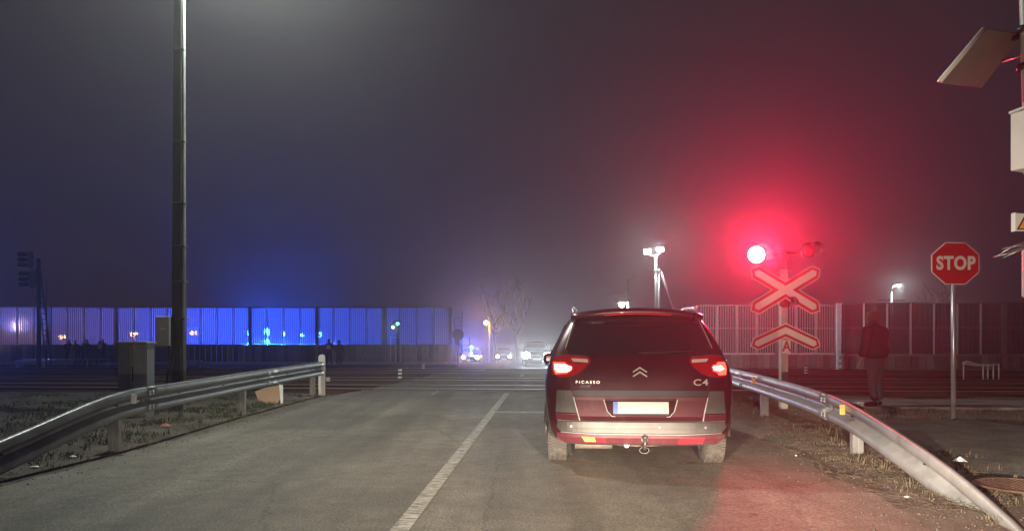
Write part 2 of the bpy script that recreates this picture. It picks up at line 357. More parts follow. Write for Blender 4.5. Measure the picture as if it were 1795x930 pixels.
def asphalt():
    m = ground_mat('worn_asphalt', [(.105, .093, .074), (.157, .138, .110), (.215, .188, .150)], .38, rough=.72, bump=.35, bscale=90, speck=(55, .55))
    n = m.node_tree; b = n.nodes['Principled BSDF']; b.inputs['Specular IOR Level'].default_value = .45
    g = n.nodes['Geometry'] if 'Geometry' in n.nodes else [x for x in n.nodes if x.type == 'NEW_GEOMETRY'][0]
    src = b.inputs['Base Color'].links[0].from_socket
    # wheel tracks and repair streaks running along the road, plus oil spots
    mp = n.nodes.new('ShaderNodeMapping'); mp.inputs['Rotation'].default_value = (0, 0, R(2.84)); mp.inputs['Scale'].default_value = (1.6, .07, 1)
    n.links.new(g.outputs['Position'], mp.inputs[0])
    st = n.nodes.new('ShaderNodeTexNoise'); st.inputs['Scale'].default_value = 1.0; st.inputs['Detail'].default_value = 5
    n.links.new(mp.outputs[0], st.inputs['Vector'])
    mr = n.nodes.new('ShaderNodeMapRange'); mr.inputs[1].default_value = .35; mr.inputs[2].default_value = .65; mr.inputs[3].default_value = .70; mr.inputs[4].default_value = 1.22
    n.links.new(st.outputs[0], mr.inputs[0])
    s1 = n.nodes.new('ShaderNodeVectorMath'); s1.operation = 'SCALE'; n.links.new(src, s1.inputs[0]); n.links.new(mr.outputs[0], s1.inputs['Scale'])
    vo = n.nodes.new('ShaderNodeTexVoronoi'); vo.inputs['Scale'].default_value = 1.7; vo.inputs['Randomness'].default_value = 1
    wob = n.nodes.new('ShaderNodeTexNoise'); wob.inputs['Scale'].default_value = 9
    n.links.new(g.outputs['Position'], wob.inputs['Vector'])
    wa = n.nodes.new('ShaderNodeMix'); wa.data_type = 'RGBA'; wa.inputs['Factor'].default_value = .12
    n.links.new(g.outputs['Position'], wa.inputs['A']); n.links.new(wob.outputs['Color'], wa.inputs['B']); n.links.new(wa.outputs['Result'], vo.inputs['Vector'])
    mo = n.nodes.new('ShaderNodeMapRange'); mo.inputs[1].default_value = .03; mo.inputs[2].default_value = .085; mo.inputs[3].default_value = .45; mo.inputs[4].default_value = 1
    n.links.new(vo.outputs['Distance'], mo.inputs[0])
    s2 = n.nodes.new('ShaderNodeVectorMath'); s2.operation = 'SCALE'; n.links.new(s1.outputs[0], s2.inputs[0]); n.links.new(mo.outputs[0], s2.inputs['Scale'])
    # squared repair patches, a little darker than the rest
    pm_ = n.nodes.new('ShaderNodeMapping'); pm_.inputs['Rotation'].default_value = (0, 0, R(2.84)); pm_.inputs['Scale'].default_value = (.55, .16, 1)
    n.links.new(g.outputs['Position'], pm_.inputs[0])
    pv_ = n.nodes.new('ShaderNodeTexVoronoi'); pv_.distance = 'CHEBYCHEV'; pv_.inputs['Scale'].default_value = 1.0; pv_.inputs['Randomness'].default_value = .8
    n.links.new(pm_.outputs[0], pv_.inputs['Vector'])
    ps_ = n.nodes.new('ShaderNodeSeparateColor'); n.links.new(pv_.outputs['Color'], ps_.inputs[0])
    pr_ = n.nodes.new('ShaderNodeMapRange'); pr_.inputs[1].default_value = .0; pr_.inputs[2].default_value = 1; pr_.inputs[3].default_value = .84; pr_.inputs[4].default_value = 1.10
    n.links.new(ps_.outputs[0], pr_.inputs[0])
    s25 = n.nodes.new('ShaderNodeVectorMath'); s25.operation = 'SCALE'; n.links.new(s2.outputs[0], s25.inputs[0]); n.links.new(pr_.outputs[0], s25.inputs['Scale']); s2 = s25
    # medium blotches
    bl_ = n.nodes.new('ShaderNodeTexNoise'); bl_.inputs['Scale'].default_value = 4.5; bl_.inputs['Detail'].default_value = 7; bl_.inputs['Roughness'].default_value = .75
    n.links.new(g.outputs['Position'], bl_.inputs['Vector'])
    bm_ = n.nodes.new('ShaderNodeMapRange'); bm_.inputs[1].default_value = .3; bm_.inputs[2].default_value = .7; bm_.inputs[3].default_value = .74; bm_.inputs[4].default_value = 1.26
    n.links.new(bl_.outputs[0], bm_.inputs[0])
    s26 = n.nodes.new('ShaderNodeVectorMath'); s26.operation = 'SCALE'; n.links.new(s2.outputs[0], s26.inputs[0]); n.links.new(bm_.outputs[0], s26.inputs['Scale']); s2 = s26
    # cracks
    vc = n.nodes.new('ShaderNodeTexVoronoi'); vc.feature = 'DISTANCE_TO_EDGE'; vc.inputs['Scale'].default_value = .42
    n.links.new(wa.outputs['Result'], vc.inputs['Vector'])
    mc = n.nodes.new('ShaderNodeMapRange'); mc.inputs[1].default_value = 0; mc.inputs[2].default_value = .006; mc.inputs[3].default_value = .62; mc.inputs[4].default_value = 1
    n.links.new(vc.outputs['Distance'], mc.inputs[0])
    s3 = n.nodes.new('ShaderNodeVectorMath'); s3.operation = 'SCALE'; n.links.new(s2.outputs[0], s3.inputs[0]); n.links.new(mc.outputs[0], s3.inputs['Scale'])
    n.links.new(s3.outputs[0], b.inputs['Base Color'])
    return m
M['asphalt'] = asphalt()
def paint_mat():
    m = bpy.data.materials.new('worn_road_paint'); m.use_nodes = True; n = m.node_tree; b = n.nodes['Principled BSDF']
    g = n.nodes.new('ShaderNodeNewGeometry'); mp = n.nodes.new('ShaderNodeMapping'); mp.inputs['Scale'].default_value = (6, 22, 1)
    n.links.new(g.outputs['Position'], mp.inputs[0])
    a = n.nodes.new('ShaderNodeTexNoise'); a.inputs['Scale'].default_value = 1.3; a.inputs['Detail'].default_value = 8; a.inputs['Roughness'].default_value = .7
    n.links.new(mp.outputs[0], a.inputs['Vector'])
    cr = n.nodes.new('ShaderNodeValToRGB'); el = cr.color_ramp.elements
    el[0].position = .45; el[0].color = (.17, .155, .135, 1); el[1].position = .57; el[1].color = (.50, .48, .43, 1)
    n.links.new(a.outputs[0], cr.inputs[0]); n.links.new(cr.outputs[0], b.inputs['Base Color']); b.inputs['Roughness'].default_value = .8
    return m
M['paint'] = paint_mat()

# ------------------------------------------------------------------ ground, road, tracks
SL = 0.07                                             # the tracks run slightly towards the camera on the right
def track_y(D0, x): return D0 - SL * x
LE = [(-8, -6.4), (4.5, -5.2), (6.2, -4.45), (8.1, -4.36), (11.9, -4.2), (15.8, -4.25), (17.5, -4.05), (19.5, -3.7), (25.5, -3.05), (32, -2.6), (60, -1.3), (130, 2.3), (420, 17)]
RE = [(-8, 2.4), (5.0, 2.9), (7.1, 3.05), (10.7, 3.5), (17, 4.0), (25.5, 4.4), (32, 4.8), (60, 6.2), (130, 9.7), (420, 24)]
def on_road(x, y, m=0.0): return interp(LE, y) - m < x < interp(RE, y) + m
def verge_h(x, y):
    h = mnoise.noise(Vector((x * .5, y * .5, 3))) * .06 + mnoise.noise(Vector((x * 2.1, y * 2.1, 9))) * .025
    d = max(interp(LE, y) - x, x - interp(RE, y))
    k = max(0, min(1, (d - .05) / 1.0))
    return (h + .02) * k + .000 * (1 - k)
def ground_z(x, y):
    yy = y + SL * x
    z = gz(y)
    d = max(interp(LE, y) - x, x - interp(RE, y))
    if d <= 0: return z - .40 if 17.2 < yy < 45.5 else z - .004 + max(d, -2.5) * .006
    k = max(0, min(1, (yy - 17.0) / .9)) * max(0, min(1, (46.8 - yy) / 1.2))
    return lerp(z + verge_h(x, y), z - .34, k)
ys = [-8 + .5 * i for i in range(20)] + [2 + .3 * i for i in range(125)]
y = ys[-1]
while y < 420: y *= 1.06; ys.append(y)
xs = [-30 + .35 * i for i in range(172)]
xl = -30.0; left = []
while xl > -260: xl *= 1.15; left.append(xl)
xs = sorted(left) + xs + [-q for q in left]
mb = MB(); nx = len(xs)
for yv in ys:
    for xv in xs: mb.v.append((xv, yv, ground_z(xv, yv)))
for j in range(len(ys) - 1):
    for i in range(nx - 1):
        a = j * nx + i; mb.f.append((a, a + 1, a + nx + 1, a + nx)); mb.sm.append(True)
ground = mb.build('ground', M['soil'], kind='structure')

# road: one slab with ragged edges
def fine(a, b, st):
    n = max(1, int((b - a) / st)); return [a + (b - a) * i / n for i in range(n)]
ry = fine(-8, 2, .5) + fine(2, 38, .12) + fine(38, 100, 1.5) + fine(100, 420, 20) + [420]
mb = MB(); K = 17
for yv in ry:
    j = .05 if yv < 38 else 0
    a = interp(LE, yv) + mnoise.noise(Vector((0, yv * 1.7, 1))) * j * 2.2 + mnoise.noise(Vector((0, yv * 6, 1))) * j
    b = interp(RE, yv) + mnoise.noise(Vector((5, yv * .9, 1))) * j * 6.0 + mnoise.noise(Vector((5, yv * 3, 1))) * j * 2 + mnoise.noise(Vector((5, yv * 6, 1))) * j
    z = gz(yv)
    row = [(a, yv, z - .42), (a, yv, z)] + [(lerp(a, b, k / (K - 1)), yv, z + .02 * (1 - (2 * k / (K - 1) - 1) ** 2)) for k in range(K)] + [(b, yv, z), (b, yv, z - .42)]
    mb.v += row
n = K + 4
for j in range(len(ry) - 1):
    for i in range(n - 1):
        if i in (1, n - 3): continue        # the top keeps its own edge, so its shading stays flat there
        a = j * n + i; mb.f.append((a, a + 1, a + n + 1, a + n)); mb.sm.append(1 < i < n - 3)
road = mb.build('road', M['asphalt'], kind='structure')
def road_z(x, yv):
    a, b = interp(LE, yv), interp(RE, yv); t = (x - a) / (b - a)
    return gz(yv) + .02 * (1 - (2 * t - 1) ** 2)
def sheet(name, quads, m, parent, dz=.005, step=.5):
    """strips of road marking: each given as centre path and width"""
    mb = MB()
    for (p0, p1, w) in quads:
        p0 = Vector(p0); p1 = Vector(p1); d = (p1 - p0); L = d.length; d.normalize(); s = Vector((-d.y, d.x)) * w / 2
        k = max(1, int(L / step)); vs = []
        for i in range(k + 1):
            c = p0 + d * L * i / k
            for q in (c + s, c, c - s): vs.append((q.x, q.y, road_z(q.x, q.y) + dz))
        mb.add(vs, [(3 * i + j, 3 * i + j + 1, 3 * i + j + 4, 3 * i + j + 3) for i in range(k) for j in (0, 1)])
    return mb.build(name, m, parent)
c1, c2 = G(704, 930), G(889, 690)
dirv = Vector((c2.x - c1.x, c2.y - c1.y)).normalized()
p0 = Vector((c1.x, c1.y)) - dirv * 9
sheet('centre_line', [(p0, Vector((c2.x, c2.y)), .125)], M['paint'], road)
a, b = G(900, 681), G(904, 673)
sheet('centre_dash', [((a.x, a.y), (b.x, b.y), .13)], M['paint'], road)
sheet('centre_dash', [((a.x + .28, a.y + 6), (b.x + .28, b.y + 6), .13)], M['paint'], road)
a = G(870, 724)
sheet('stop_line', [((a.x, a.y), (a.x + 3.3, a.y - .17), .30)], M['paint'], road, step=.3)
a, b = G(757, 693), G(768, 686)
sheet('short_white_mark', [((a.x, a.y), (b.x, b.y), .06)], M['paint'], road)

# ballast bed between the verges and the far walls, both sides of the road
def bed(x0, x1, name):
    mb = MB(); nx_, ny_ = int((x1 - x0) / .5), 54
    for j in range(ny_ + 1):
        for i in range(nx_ + 1):
            x = x0 + (x1 - x0) * i / nx_; yv = 17.35 + (46.4 - 17.35) * j / ny_ - SL * x
            e = min(j, ny_ - j) / 2.0; z = gz(yv) - .17 - (0.13 * (1 - min(1, e)))
            mb.v.append((x, yv, z + rnd.uniform(-.012, .012)))
    for j in range(ny_):
        for i in range(nx_):
            a = j * (nx_ + 1) + i; mb.f.append((a, a + 1, a + nx_ + 2, a + nx_ + 1)); mb.sm.append(False)
    return mb.build(name, M['ballast'], kind='structure')
bed(-60, 60, 'ballast_bed')

# railway tracks
D0S = [18.75, 22.7, 27.6, 31.9]
GA = 1.52
labels = ['nearest railway track, its shiny rails crossing the road just past the stop line',
          'second railway track from the camera, crossing the road behind the nearest one',
          'third railway track from the camera, in the middle of the dark ballast',
          'farthest railway track, crossing the road before the noise walls']
for D0, lb in zip(D0S, labels):
    ang = math.atan(-SL)
    t = thing('railway_track', lb, 'railway track', (0, D0, 0), ang, 'railway tracks across the road')
    zt = [0.034 + gz(D0 + GA / 2)] * 2
    for k in (0, 1):
        z = zt[k]
        m_ = MB(); L = 62
        prof = [(-.036, 0), (-.036, -.03), (-.010, -.045), (-.010, -.135), (-.065, -.15), (-.065, -.165), (.065, -.165), (.065, -.15), (.010, -.135), (.010, -.045), (.036, -.03), (.036, 0)]
        n_ = len(prof); vs = [(x, k * GA + p, z + q) for x in (-L, L) for p, q in prof]
        m_.add(vs, [(i, (i + 1) % n_, n_ + (i + 1) % n_, n_ + i) for i in range(n_)])
        ro = m_.build('rail', M['rust'], t)
        MB().box((0, k * GA, z + .0025), (2 * L, .050, .005)).build('running_surface', M['steel'], ro)
    m_ = MB()
    for i in range(-95, 96):
        x = i * .62
        if on_road(x, D0, .15) and on_road(x, D0 + 1.5, .15): continue
        m_.box((x, GA / 2, gz(D0 + .7) - .20 + .03), (.25, 2.6, .14), rnd.uniform(-.02, .02))
    m_.build('sleepers', M['wood'], t, kind='stuff')
    for k in (0, 1):
        g_m = MB(); gy = k * GA + (.068 if k == 0 else -.068); x_a, x_b = interp(LE, D0) + .3, interp(RE, D0) - .1
        g_m.box(((x_a + x_b) / 2, gy, road_z((x_a + x_b) / 2, D0 + gy) + .004), (x_b - x_a, .055, .012)); g_m.build('flangeway', M['dark_hole'], t)
    # deck panels let into the road between and beside the rails
    pm = MB().box((0, 0, 0), (1.16, 1.30, .06)).mesh('deck_panel'); pm.materials.append(M['concrete_dark'])
    pm2 = MB().box((0, 0, 0), (1.16, .55, .06)).mesh('deck_panel'); pm2.materials.append(M['concrete_dark'])
    for i in range(7):
        x = interp(LE, D0) + .9 + i * 1.19
        for me_, yo in ((pm, GA / 2), (pm2, -.40), (pm2, GA + .40)):
            o = place(me_, 'deck_panel', t, (x, yo, road_z(x, D0 + yo) - .016 + rnd.uniform(-.003, .003)))

# pale pavement edge and path on the right
mb = MB()
pa = [G(1436, 703), G(1800, 701), G(1800, 717), G(1444, 717)]
mb.add([p + Vector((0, 0, .05)) for p in (pa[0], Vector((13.5, 15.0, 0)), Vector((13.5, 13.2, 0)), pa[3])] + [p + Vector((0, 0, -.2)) for p in (pa[0], Vector((13.5, 15.0, 0)), Vector((13.5, 13.2, 0)), pa[3])],
       [(0, 1, 2, 3), (0, 4, 5, 1), (1, 5, 6, 2), (2, 6, 7, 3), (3, 7, 4, 0)])
mb.build('pavement_edge', M['edge'], kind='structure')
mb = MB(); rows = [(4.2, 3.9, 6.0), (5.2, 4.05, 6.4), (6.5, 4.25, 7.0), (8.2, 4.5, 7.9), (9.9, 4.9, 8.3), (11.2, 5.1, 7.2)]
for q in range(25):
    yv = lerp(4.2, 11.2, q / 24); r_ = interp(rows, yv)
    for k in range(9):
        x = lerp(r_[0], r_[1], k / 8) + (mnoise.noise(Vector((k, yv * 2, 0))) * .12 if k in (0, 8) else 0)
        mb.v.append((x, yv, .075 if 0 < k < 8 else -.03))
for j in range(24):
    for i in range(8):
        a = j * 9 + i; mb.f.append((a, a + 1, a + 10, a + 9)); mb.sm.append(True)
mb.build('footpath', M['path'], kind='structure')

# gravel, grass and litter on the verges
def straw(name, n_, xr, yr, ok, m, label, l0=.05, l1=.28):
    mb = MB()
    for x, y_ in scatter(n_, xr, yr, ok):
        a = rnd.gauss(0.9, .9); L = rnd.uniform(l0, l1); w = rnd.uniform(.0015, .004); z = max(ground_z(x, y_), 0 if on_road(x, y_) else -1) + .01
        pts = []
        for k in range(4):
            t_ = k / 3 - .5; pts.append(Vector((x + math.cos(a) * L * t_, y_ + math.sin(a) * L * t_, z + .03 * (1 - 4 * t_ * t_) * rnd.random())))
            a += rnd.uniform(-.35, .35)
        vs = []
        for p_ in pts: vs += [p_ + Vector((w, w, .002)), p_ - Vector((w, w, 0))]
        mb.add(vs, [(2 * k, 2 * k + 1, 2 * k + 3, 2 * k + 2) for k in range(3)])
    tag(mb.build(name, m, kind='stuff'), label, 'straw')
def clumps(name, spots, m, hmin, hmax, blades, spread):
    mb = MB()
    for (x, y_) in spots:
        z = ground_z(x, y_)
        for _ in range(blades):
            a = rnd.uniform(0, 6.28); r = rnd.uniform(0, spread); bx, by = x + r * math.cos(a), y_ + r * math.sin(a)
            h = rnd.uniform(hmin, hmax); l = rnd.uniform(.2, 1.3) * h; a2 = rnd.uniform(0, 6.28); w = rnd.uniform(.002, .005)
            dx, dy = l * math.cos(a2), l * math.sin(a2); px, py = -math.sin(a2) * w, math.cos(a2) * w
            z0 = z - .01
            mb.add([(bx - px, by - py, z0), (bx + px, by + py, z0), (bx + dx * .5 + px, by + dy * .5 + py, z0 + h * .7), (bx + dx * .5 - px, by + dy * .5 - py, z0 + h * .7), (bx + dx, by + dy, z0 + h)],
                   [(0, 1, 2, 3), (3, 2, 4)])
    return mb.build(name, m, kind='stuff')
def scatter(n_, xr, yr, ok):
    out = []
    while len(out) < n_:
        y_ = rnd.uniform(*yr); x = rnd.uniform(*xr)
        if ok(x, y_): out.append((x, y_))
    return out
rv = scatter(1300, (2.8, 5.6), (4.2, 16.8), lambda x, y_: interp(RE, y_) + .15 + abs(rnd.gauss(0, .15)) < x < interp(RE, y_) + 1.5 and mnoise.noise(Vector((x * 1.5, y_ * 1.5, 0))) > -.15)
tag(clumps('dry_grass', rv, M['grass'], .012, .05, 9, .13), 'dry flattened grass on the verge under the right guard rail', 'grass')
rv = scatter(2200, (5.2, 14), (4.5, 17), lambda x, y_: not (4.2 < y_ < 11.2 and interp(rows, y_)[0] - .1 < x < interp(rows, y_)[1] + .1) and not (13.0 < y_ < 16.2) and mnoise.noise(Vector((x * .8, y_ * .8, 4))) > -.1)
tag(clumps('dry_grass', rv, M['grass'], .02, .09, 9, .12), 'dark grass around the foot of the stop sign post', 'grass')
lv = scatter(3200, (-14, -4.3), (4.5, 17.2), lambda x, y_: x < interp(LE, y_) - .25 and mnoise.noise(Vector((x * 1.1, y_ * 1.1, 7))) > .0 and (x > -11 or rnd.random() < .5))
tag(clumps('short_grass', lv, M['grass_green'], .02, .08, 9, .12), 'short dull green grass behind the left guard rail', 'grass')
straw('fallen_straw', 3800, (2.7, 5.6), (4.2, 16), lambda x, y_: interp(RE, y_) - .15 + abs(rnd.gauss(0, .4)) < x < interp(RE, y_) + 1.6 and mnoise.noise(Vector((x * .9, y_ * .9, 2))) > -.2, M['straw'], 'dead straw lying along the right road edge')
straw('fallen_straw', 1500, (-9, -3.9), (4.5, 16), lambda x, y_: x < interp(LE, y_) - .05, M['straw'], 'dead straw lying on the left verge', .05, .2)
rv = scatter(170, (3.0, 6), (4.6, 16.5), lambda x, y_: interp(RE, y_) + .4 < x < interp(RE, y_) + 1.7)
tag(clumps('tall_weeds', rv, M['grass'], .04, .12, 12, .06), 'taller dead weeds standing under the right guard rail', 'weeds')
rv = scatter(300, (-9, -4.4), (4.8, 16.5), lambda x, y_: x < interp(LE, y_) - .35)
tag(clumps('tall_weeds', rv, M['grass_green'], .04, .13, 12, .06), 'taller weeds standing behind the left guard rail', 'weeds')
def pebbles(name, n_, xr, yr, ok, r0, r1, label):
    mb = MB()
    for x, y_ in scatter(n_, xr, yr, ok):
        z = road_z(x, y_) if on_road(x, y_) else ground_z(x, y_); r = rnd.uniform(r0, r1)
        vs = [Vector(v) * r * rnd.uniform(.7, 1.2) for v in ((1, 0, 0), (0, 1, 0), (-1, 0, 0), (0, -1, 0), (0, 0, .7), (0, 0, -.7))]
        mb.add([v + Vector((x, y_, z + r * .3)) for v in vs], [(0, 1, 4), (1, 2, 4), (2, 3, 4), (3, 0, 4), (1, 0, 5), (2, 1, 5), (3, 2, 5), (0, 3, 5)])
    tag(mb.build(name, M['stone'], kind='stuff'), label, 'gravel')
pebbles('loose_gravel', 1700, (2.4, 5.2), (4.2, 17), lambda x, y_: interp(RE, y_) - .5 + abs(rnd.gauss(0, .3)) < x < interp(RE, y_) + 1.2, .004, .014, 'loose gravel along the right edge of the road')
pebbles('loose_gravel', 1800, (-6.5, -3.6), (4.5, 17), lambda x, y_: interp(LE, y_) - 1.6 < x < interp(LE, y_) + .4 - abs(rnd.gauss(0, .3)), .004, .014, 'loose gravel along the left edge of the road')
def litter(name, u, v, w, label, m, h=.03):
    p = G(u, v); mb = MB(); k = [(rnd.uniform(.7, 1), rnd.uniform(-.2, .3)) for _ in range(7)]
    vs = [(w * k_[0] * math.cos(i * .9), w * k_[0] * math.sin(i * .9) * .7, h * (.3 + k_[1])) for i, k_ in enumerate(k)]
    mb.add([(0, 0, h)] + vs, [(0, i, i % 7 + 1) for i in range(1, 8)])
    o = mb.build(name, m, loc=(p.x, p.y, (road_z(p.x, p.y) if on_road(p.x, p.y) else max(ground_z(p.x, p.y), .0)) + .012))
    so = o.modifiers.new('thick', 'SOLIDIFY'); so.thickness = .003
    tag(o, label, 'litter')
litter('paper_scrap', 1683, 816, .10, 'crumpled white paper beside the sloping end of the right guard rail', M['white'], .07)
litter('paper_scrap', 1395, 800, .02, 'tiny pale scrap on the road edge nearest the right guard rail post', M['white'], .01)
litter('paper_scrap', 1590, 875, .03, 'small pale scrap on the gravel beneath the right guard rail', M['white'], .012)
litter('paper_scrap', 60, 822, .05, 'flat pale scrap in the dirt below the left guard rail', M['white'], .015)
litter('paper_scrap', 128, 803, .05, 'pale scrap on the left verge beside the sloping rail', M['white'], .015)
litter('plastic_wrapper', 290, 752, .10, 'faded red wrapper on the left verge beside the guard rail post', mat('faded_wrapper', (.30, .07, .05), .6), .05)

# ------------------------------------------------------------------ guard rails
def guard_rail(side, path, label, posts, group, reflectors, rmat):
    """side = +1: corrugated face towards +x, -1: towards -x"""
    t = thing('guard_rail', label, 'guard rail', (path[0][0], path[0][1], 0), 0, group); ox, oy = path[0][0], path[0][1]
    prof = [(-.008, 0), (.02, -.006), (.032, -.018), (.036, -.04), (.036, -.075), (.028, -.098), (-.035, -.125), (-.045, -.14), (-.045, -.17), (-.035, -.185), (.028, -.212), (.036, -.235), (.036, -.27), (.032, -.292), (.02, -.304), (-.008, -.31)]
    prof = [(p + .045, q) for p, q in prof]
    # resample the path
    pts = []
    for a, b in zip(path, path[1:]):
        k = max(1, int((Vector(b) - Vector(a)).length / .25))
        for i in range(k): pts.append(Vector(a).lerp(Vector(b), i / k))
    pts.append(Vector(path[-1]))
    for _ in range(2):
        pts = [pts[0]] + [(pts[i - 1] + pts[i] * 2 + pts[i + 1]) / 4 for i in range(1, len(pts) - 1)] + [pts[-1]]
    seg = 17; i0 = 0; bolts = MB()
    while i0 < len(pts) - 1:
        i1 = min(len(pts) - 1, i0 + seg)
        if len(pts) - 1 - i1 < 5: i1 = len(pts) - 1
        m_ = MB(); vs = []; N = len(prof)
        lap = .008 if (i0 // seg) % 2 else 0
        for i in range(i0, min(i1 + 2, len(pts) - 1) + 1):
            d = (pts[min(i + 1, len(pts) - 1)] - pts[max(i - 1, 0)]); d.z = 0; d.normalize()
            nrm = Vector((d.y, -d.x, 0)) * (1 if side > 0 else -1)
            dent = mnoise.noise(Vector((pts[i].y * .8, side, 0))) * .008
            for p, q in prof:
                w = pts[i] + nrm * (p + lap + dent) + Vector((0, 0, q)); vs.append((w.x - ox, w.y - oy, w.z))
        k = len(vs) // N
        m_.add(vs, [(i * N + j, i * N + j + 1, (i + 1) * N + j + 1, (i + 1) * N + j) for i in range(k - 1) for j in range(N - 1)], True)
        o = m_.build('beam', M['galv'], t); so = o.modifiers.new('thick', 'SOLIDIFY'); so.thickness = .005; so.offset = 0
        i0 = i1
        if i1 < len(pts) - 1:
            for q in (-.055, -.085, -.225, -.255):
                for dd in (.03, .11):
                    c_ = pts[i1] + Vector((0, dd, q)); d = Vector((side, 0, 0))
                    for hh in (0,):
                        bolts.cyl(c_ - Vector((ox, oy, 0)) + d * .078, c_ - Vector((ox, oy, 0)) + d * .102, .015, n=8)
    # dark slotted holes along the beam
    slots = MB()
    for i in range(3, len(pts) - 2, 6):
        c_ = pts[i] - Vector((ox, oy, 0)) + Vector((side * .006, 0, -.155)); slots.box(c_, (.012, .05, .016))
    slots.build('bolt_slots', M['dark_hole'], t, kind='stuff'); bolts.build('bolts', M['galv_clean'], t, kind='stuff')
    for (px, py, pz) in posts:
        m_ = MB(); pr = [(-.055, -.03), (.055, -.03), (.055, -.024), (-.049, -.024), (-.049, .03), (-.055, .03)]
        # open C profile post with folded lips
        pr = [(-.06, .035), (-.06, -.035), (-.018, -.035), (-.018, -.012), (.018, -.012), (.018, -.035), (.06, -.035), (.06, .035), (.054, .035), (.054, -.029), (.024, -.029), (.024, -.006), (-.024, -.006), (-.024, -.029), (-.054, -.029), (-.054, .035)]
        n_ = len(pr); vs = [(px - ox - side * .03 + a_, py - oy + b_, z) for z in (-.5, pz - .02) for a_, b_ in pr]
        m_.add(vs, [tuple(range(n_)), tuple(range(2 * n_ - 1, n_ - 1, -1))] + [(i, (i + 1) % n_, n_ + (i + 1) % n_, n_ + i) for i in range(n_)])
        m_.build('post', M['galv'], t)
        MB().box((px - ox + side * .012, py - oy, pz - .16), (.03, .1, .2)).build('spacer', M['galv_clean'], t, .004)
    for (px, py, pz, dz) in reflectors:
        r = MB().box((px - ox + side * .115, py - oy - .06, pz - dz), (.055, .02, .11)).build('reflector', rmat, t, .003)
        MB().box((px - ox + side * .09, py - oy - .045, pz - dz), (.03, .012, .07)).build('bracket', M['galv_clean'], r)
    return t
Rpath = [(3.25, 3.9, -.22), (3.43, 5.0, .07), (3.52, 5.9, .28), (3.60, 6.65, .405), (3.74, 8.1, .60), (3.76, 8.5, .632), (3.9, 10, .68), (4.09, 12.2, .715), (4.30, 14.5, .73), (4.5, 17.0, .74)]
guard_rail(-1, Rpath, 'galvanised guard rail on the right, bending down into the ground beside the road edge',
           [(3.80, 8.24, .614), (4.12, 12.2, .70), (4.52, 16.6, .72)], 'guard rails beside the road', [(3.74, 8.20, .614, .10), (4.07, 12.2, .72, .10)], M['orange_reflect'])
Lpath = [(-4.98, 4.4, -.12), (-4.86, 5.2, .09), (-4.64, 6.72, .386), (-4.53, 8.1, .655), (-4.50, 8.5, .70), (-4.50, 10.5, .72), (-4.52, 12.6, .737), (-4.46, 15, .76), (-4.39, 17.1, .78)]
guard_rail(1, Lpath, 'galvanised guard rail on the left, dipping towards the camera beside the grass',
           [(-4.54, 8.53, .68), (-4.56, 12.6, .72), (-4.47, 16.75, .76)], 'guard rails beside the road', [(-4.47, 8.6, .70, .10)], M['white_reflect'])

# white guide post at the far end of the left rail
p = G(566, 692)
t = thing('guide_post', 'white flat guide post with rounded top at the far end of the left guard rail', 'guide post', (p.x, p.y - .1, 0))
poly = [(-.075, -.1), (.075, -.1), (.075, .88)] + [(.075 * math.cos(a), .88 + .06 * math.sin(a)) for a in [R(x) for x in range(15, 180, 15)]] + [(-.075, .88)]
MB().plate(poly, -.02, .02).build('board', M['white'], t, .004)
MB().box((-.06, -.025, .66), (.04, .01, .09)).build('reflector', M['white_reflect'], t, .002)

# small striped delineators
def delineator(u, v, hpx, label, D=None):
    p = G(u, v) if D is None else P(u, v, D)
    h = hpx / F * p.y
    t = thing('delineator_post', label, 'marker post', (p.x, p.y, p.z if D else gz(p.y)), 0, 'small striped marker posts by the tracks')
    MB().cyl((0, 0, 0), (0, 0, h), .055, .055, 12).build('post', M['black'], t)
    for k in range(3):
        MB().cyl((0, 0, h * (.08 + .32 * k)), (0, 0, h * (.25 + .32 * k)), .062, .062, 12).build('stripe', M['white_reflect'], t)
delineator(701, 664, 20, 'black marker post with three bright bands left of the road at the tracks')
delineator(742, 646, 10, 'small far marker post left of the road nearest the far traffic', 31)
delineator(575, 668, 8, 'tiny marker post just right of the left rail guide post', 22)
delineator(1413, 655, 14, 'marker post behind the crossing signal mast on the right', 27)

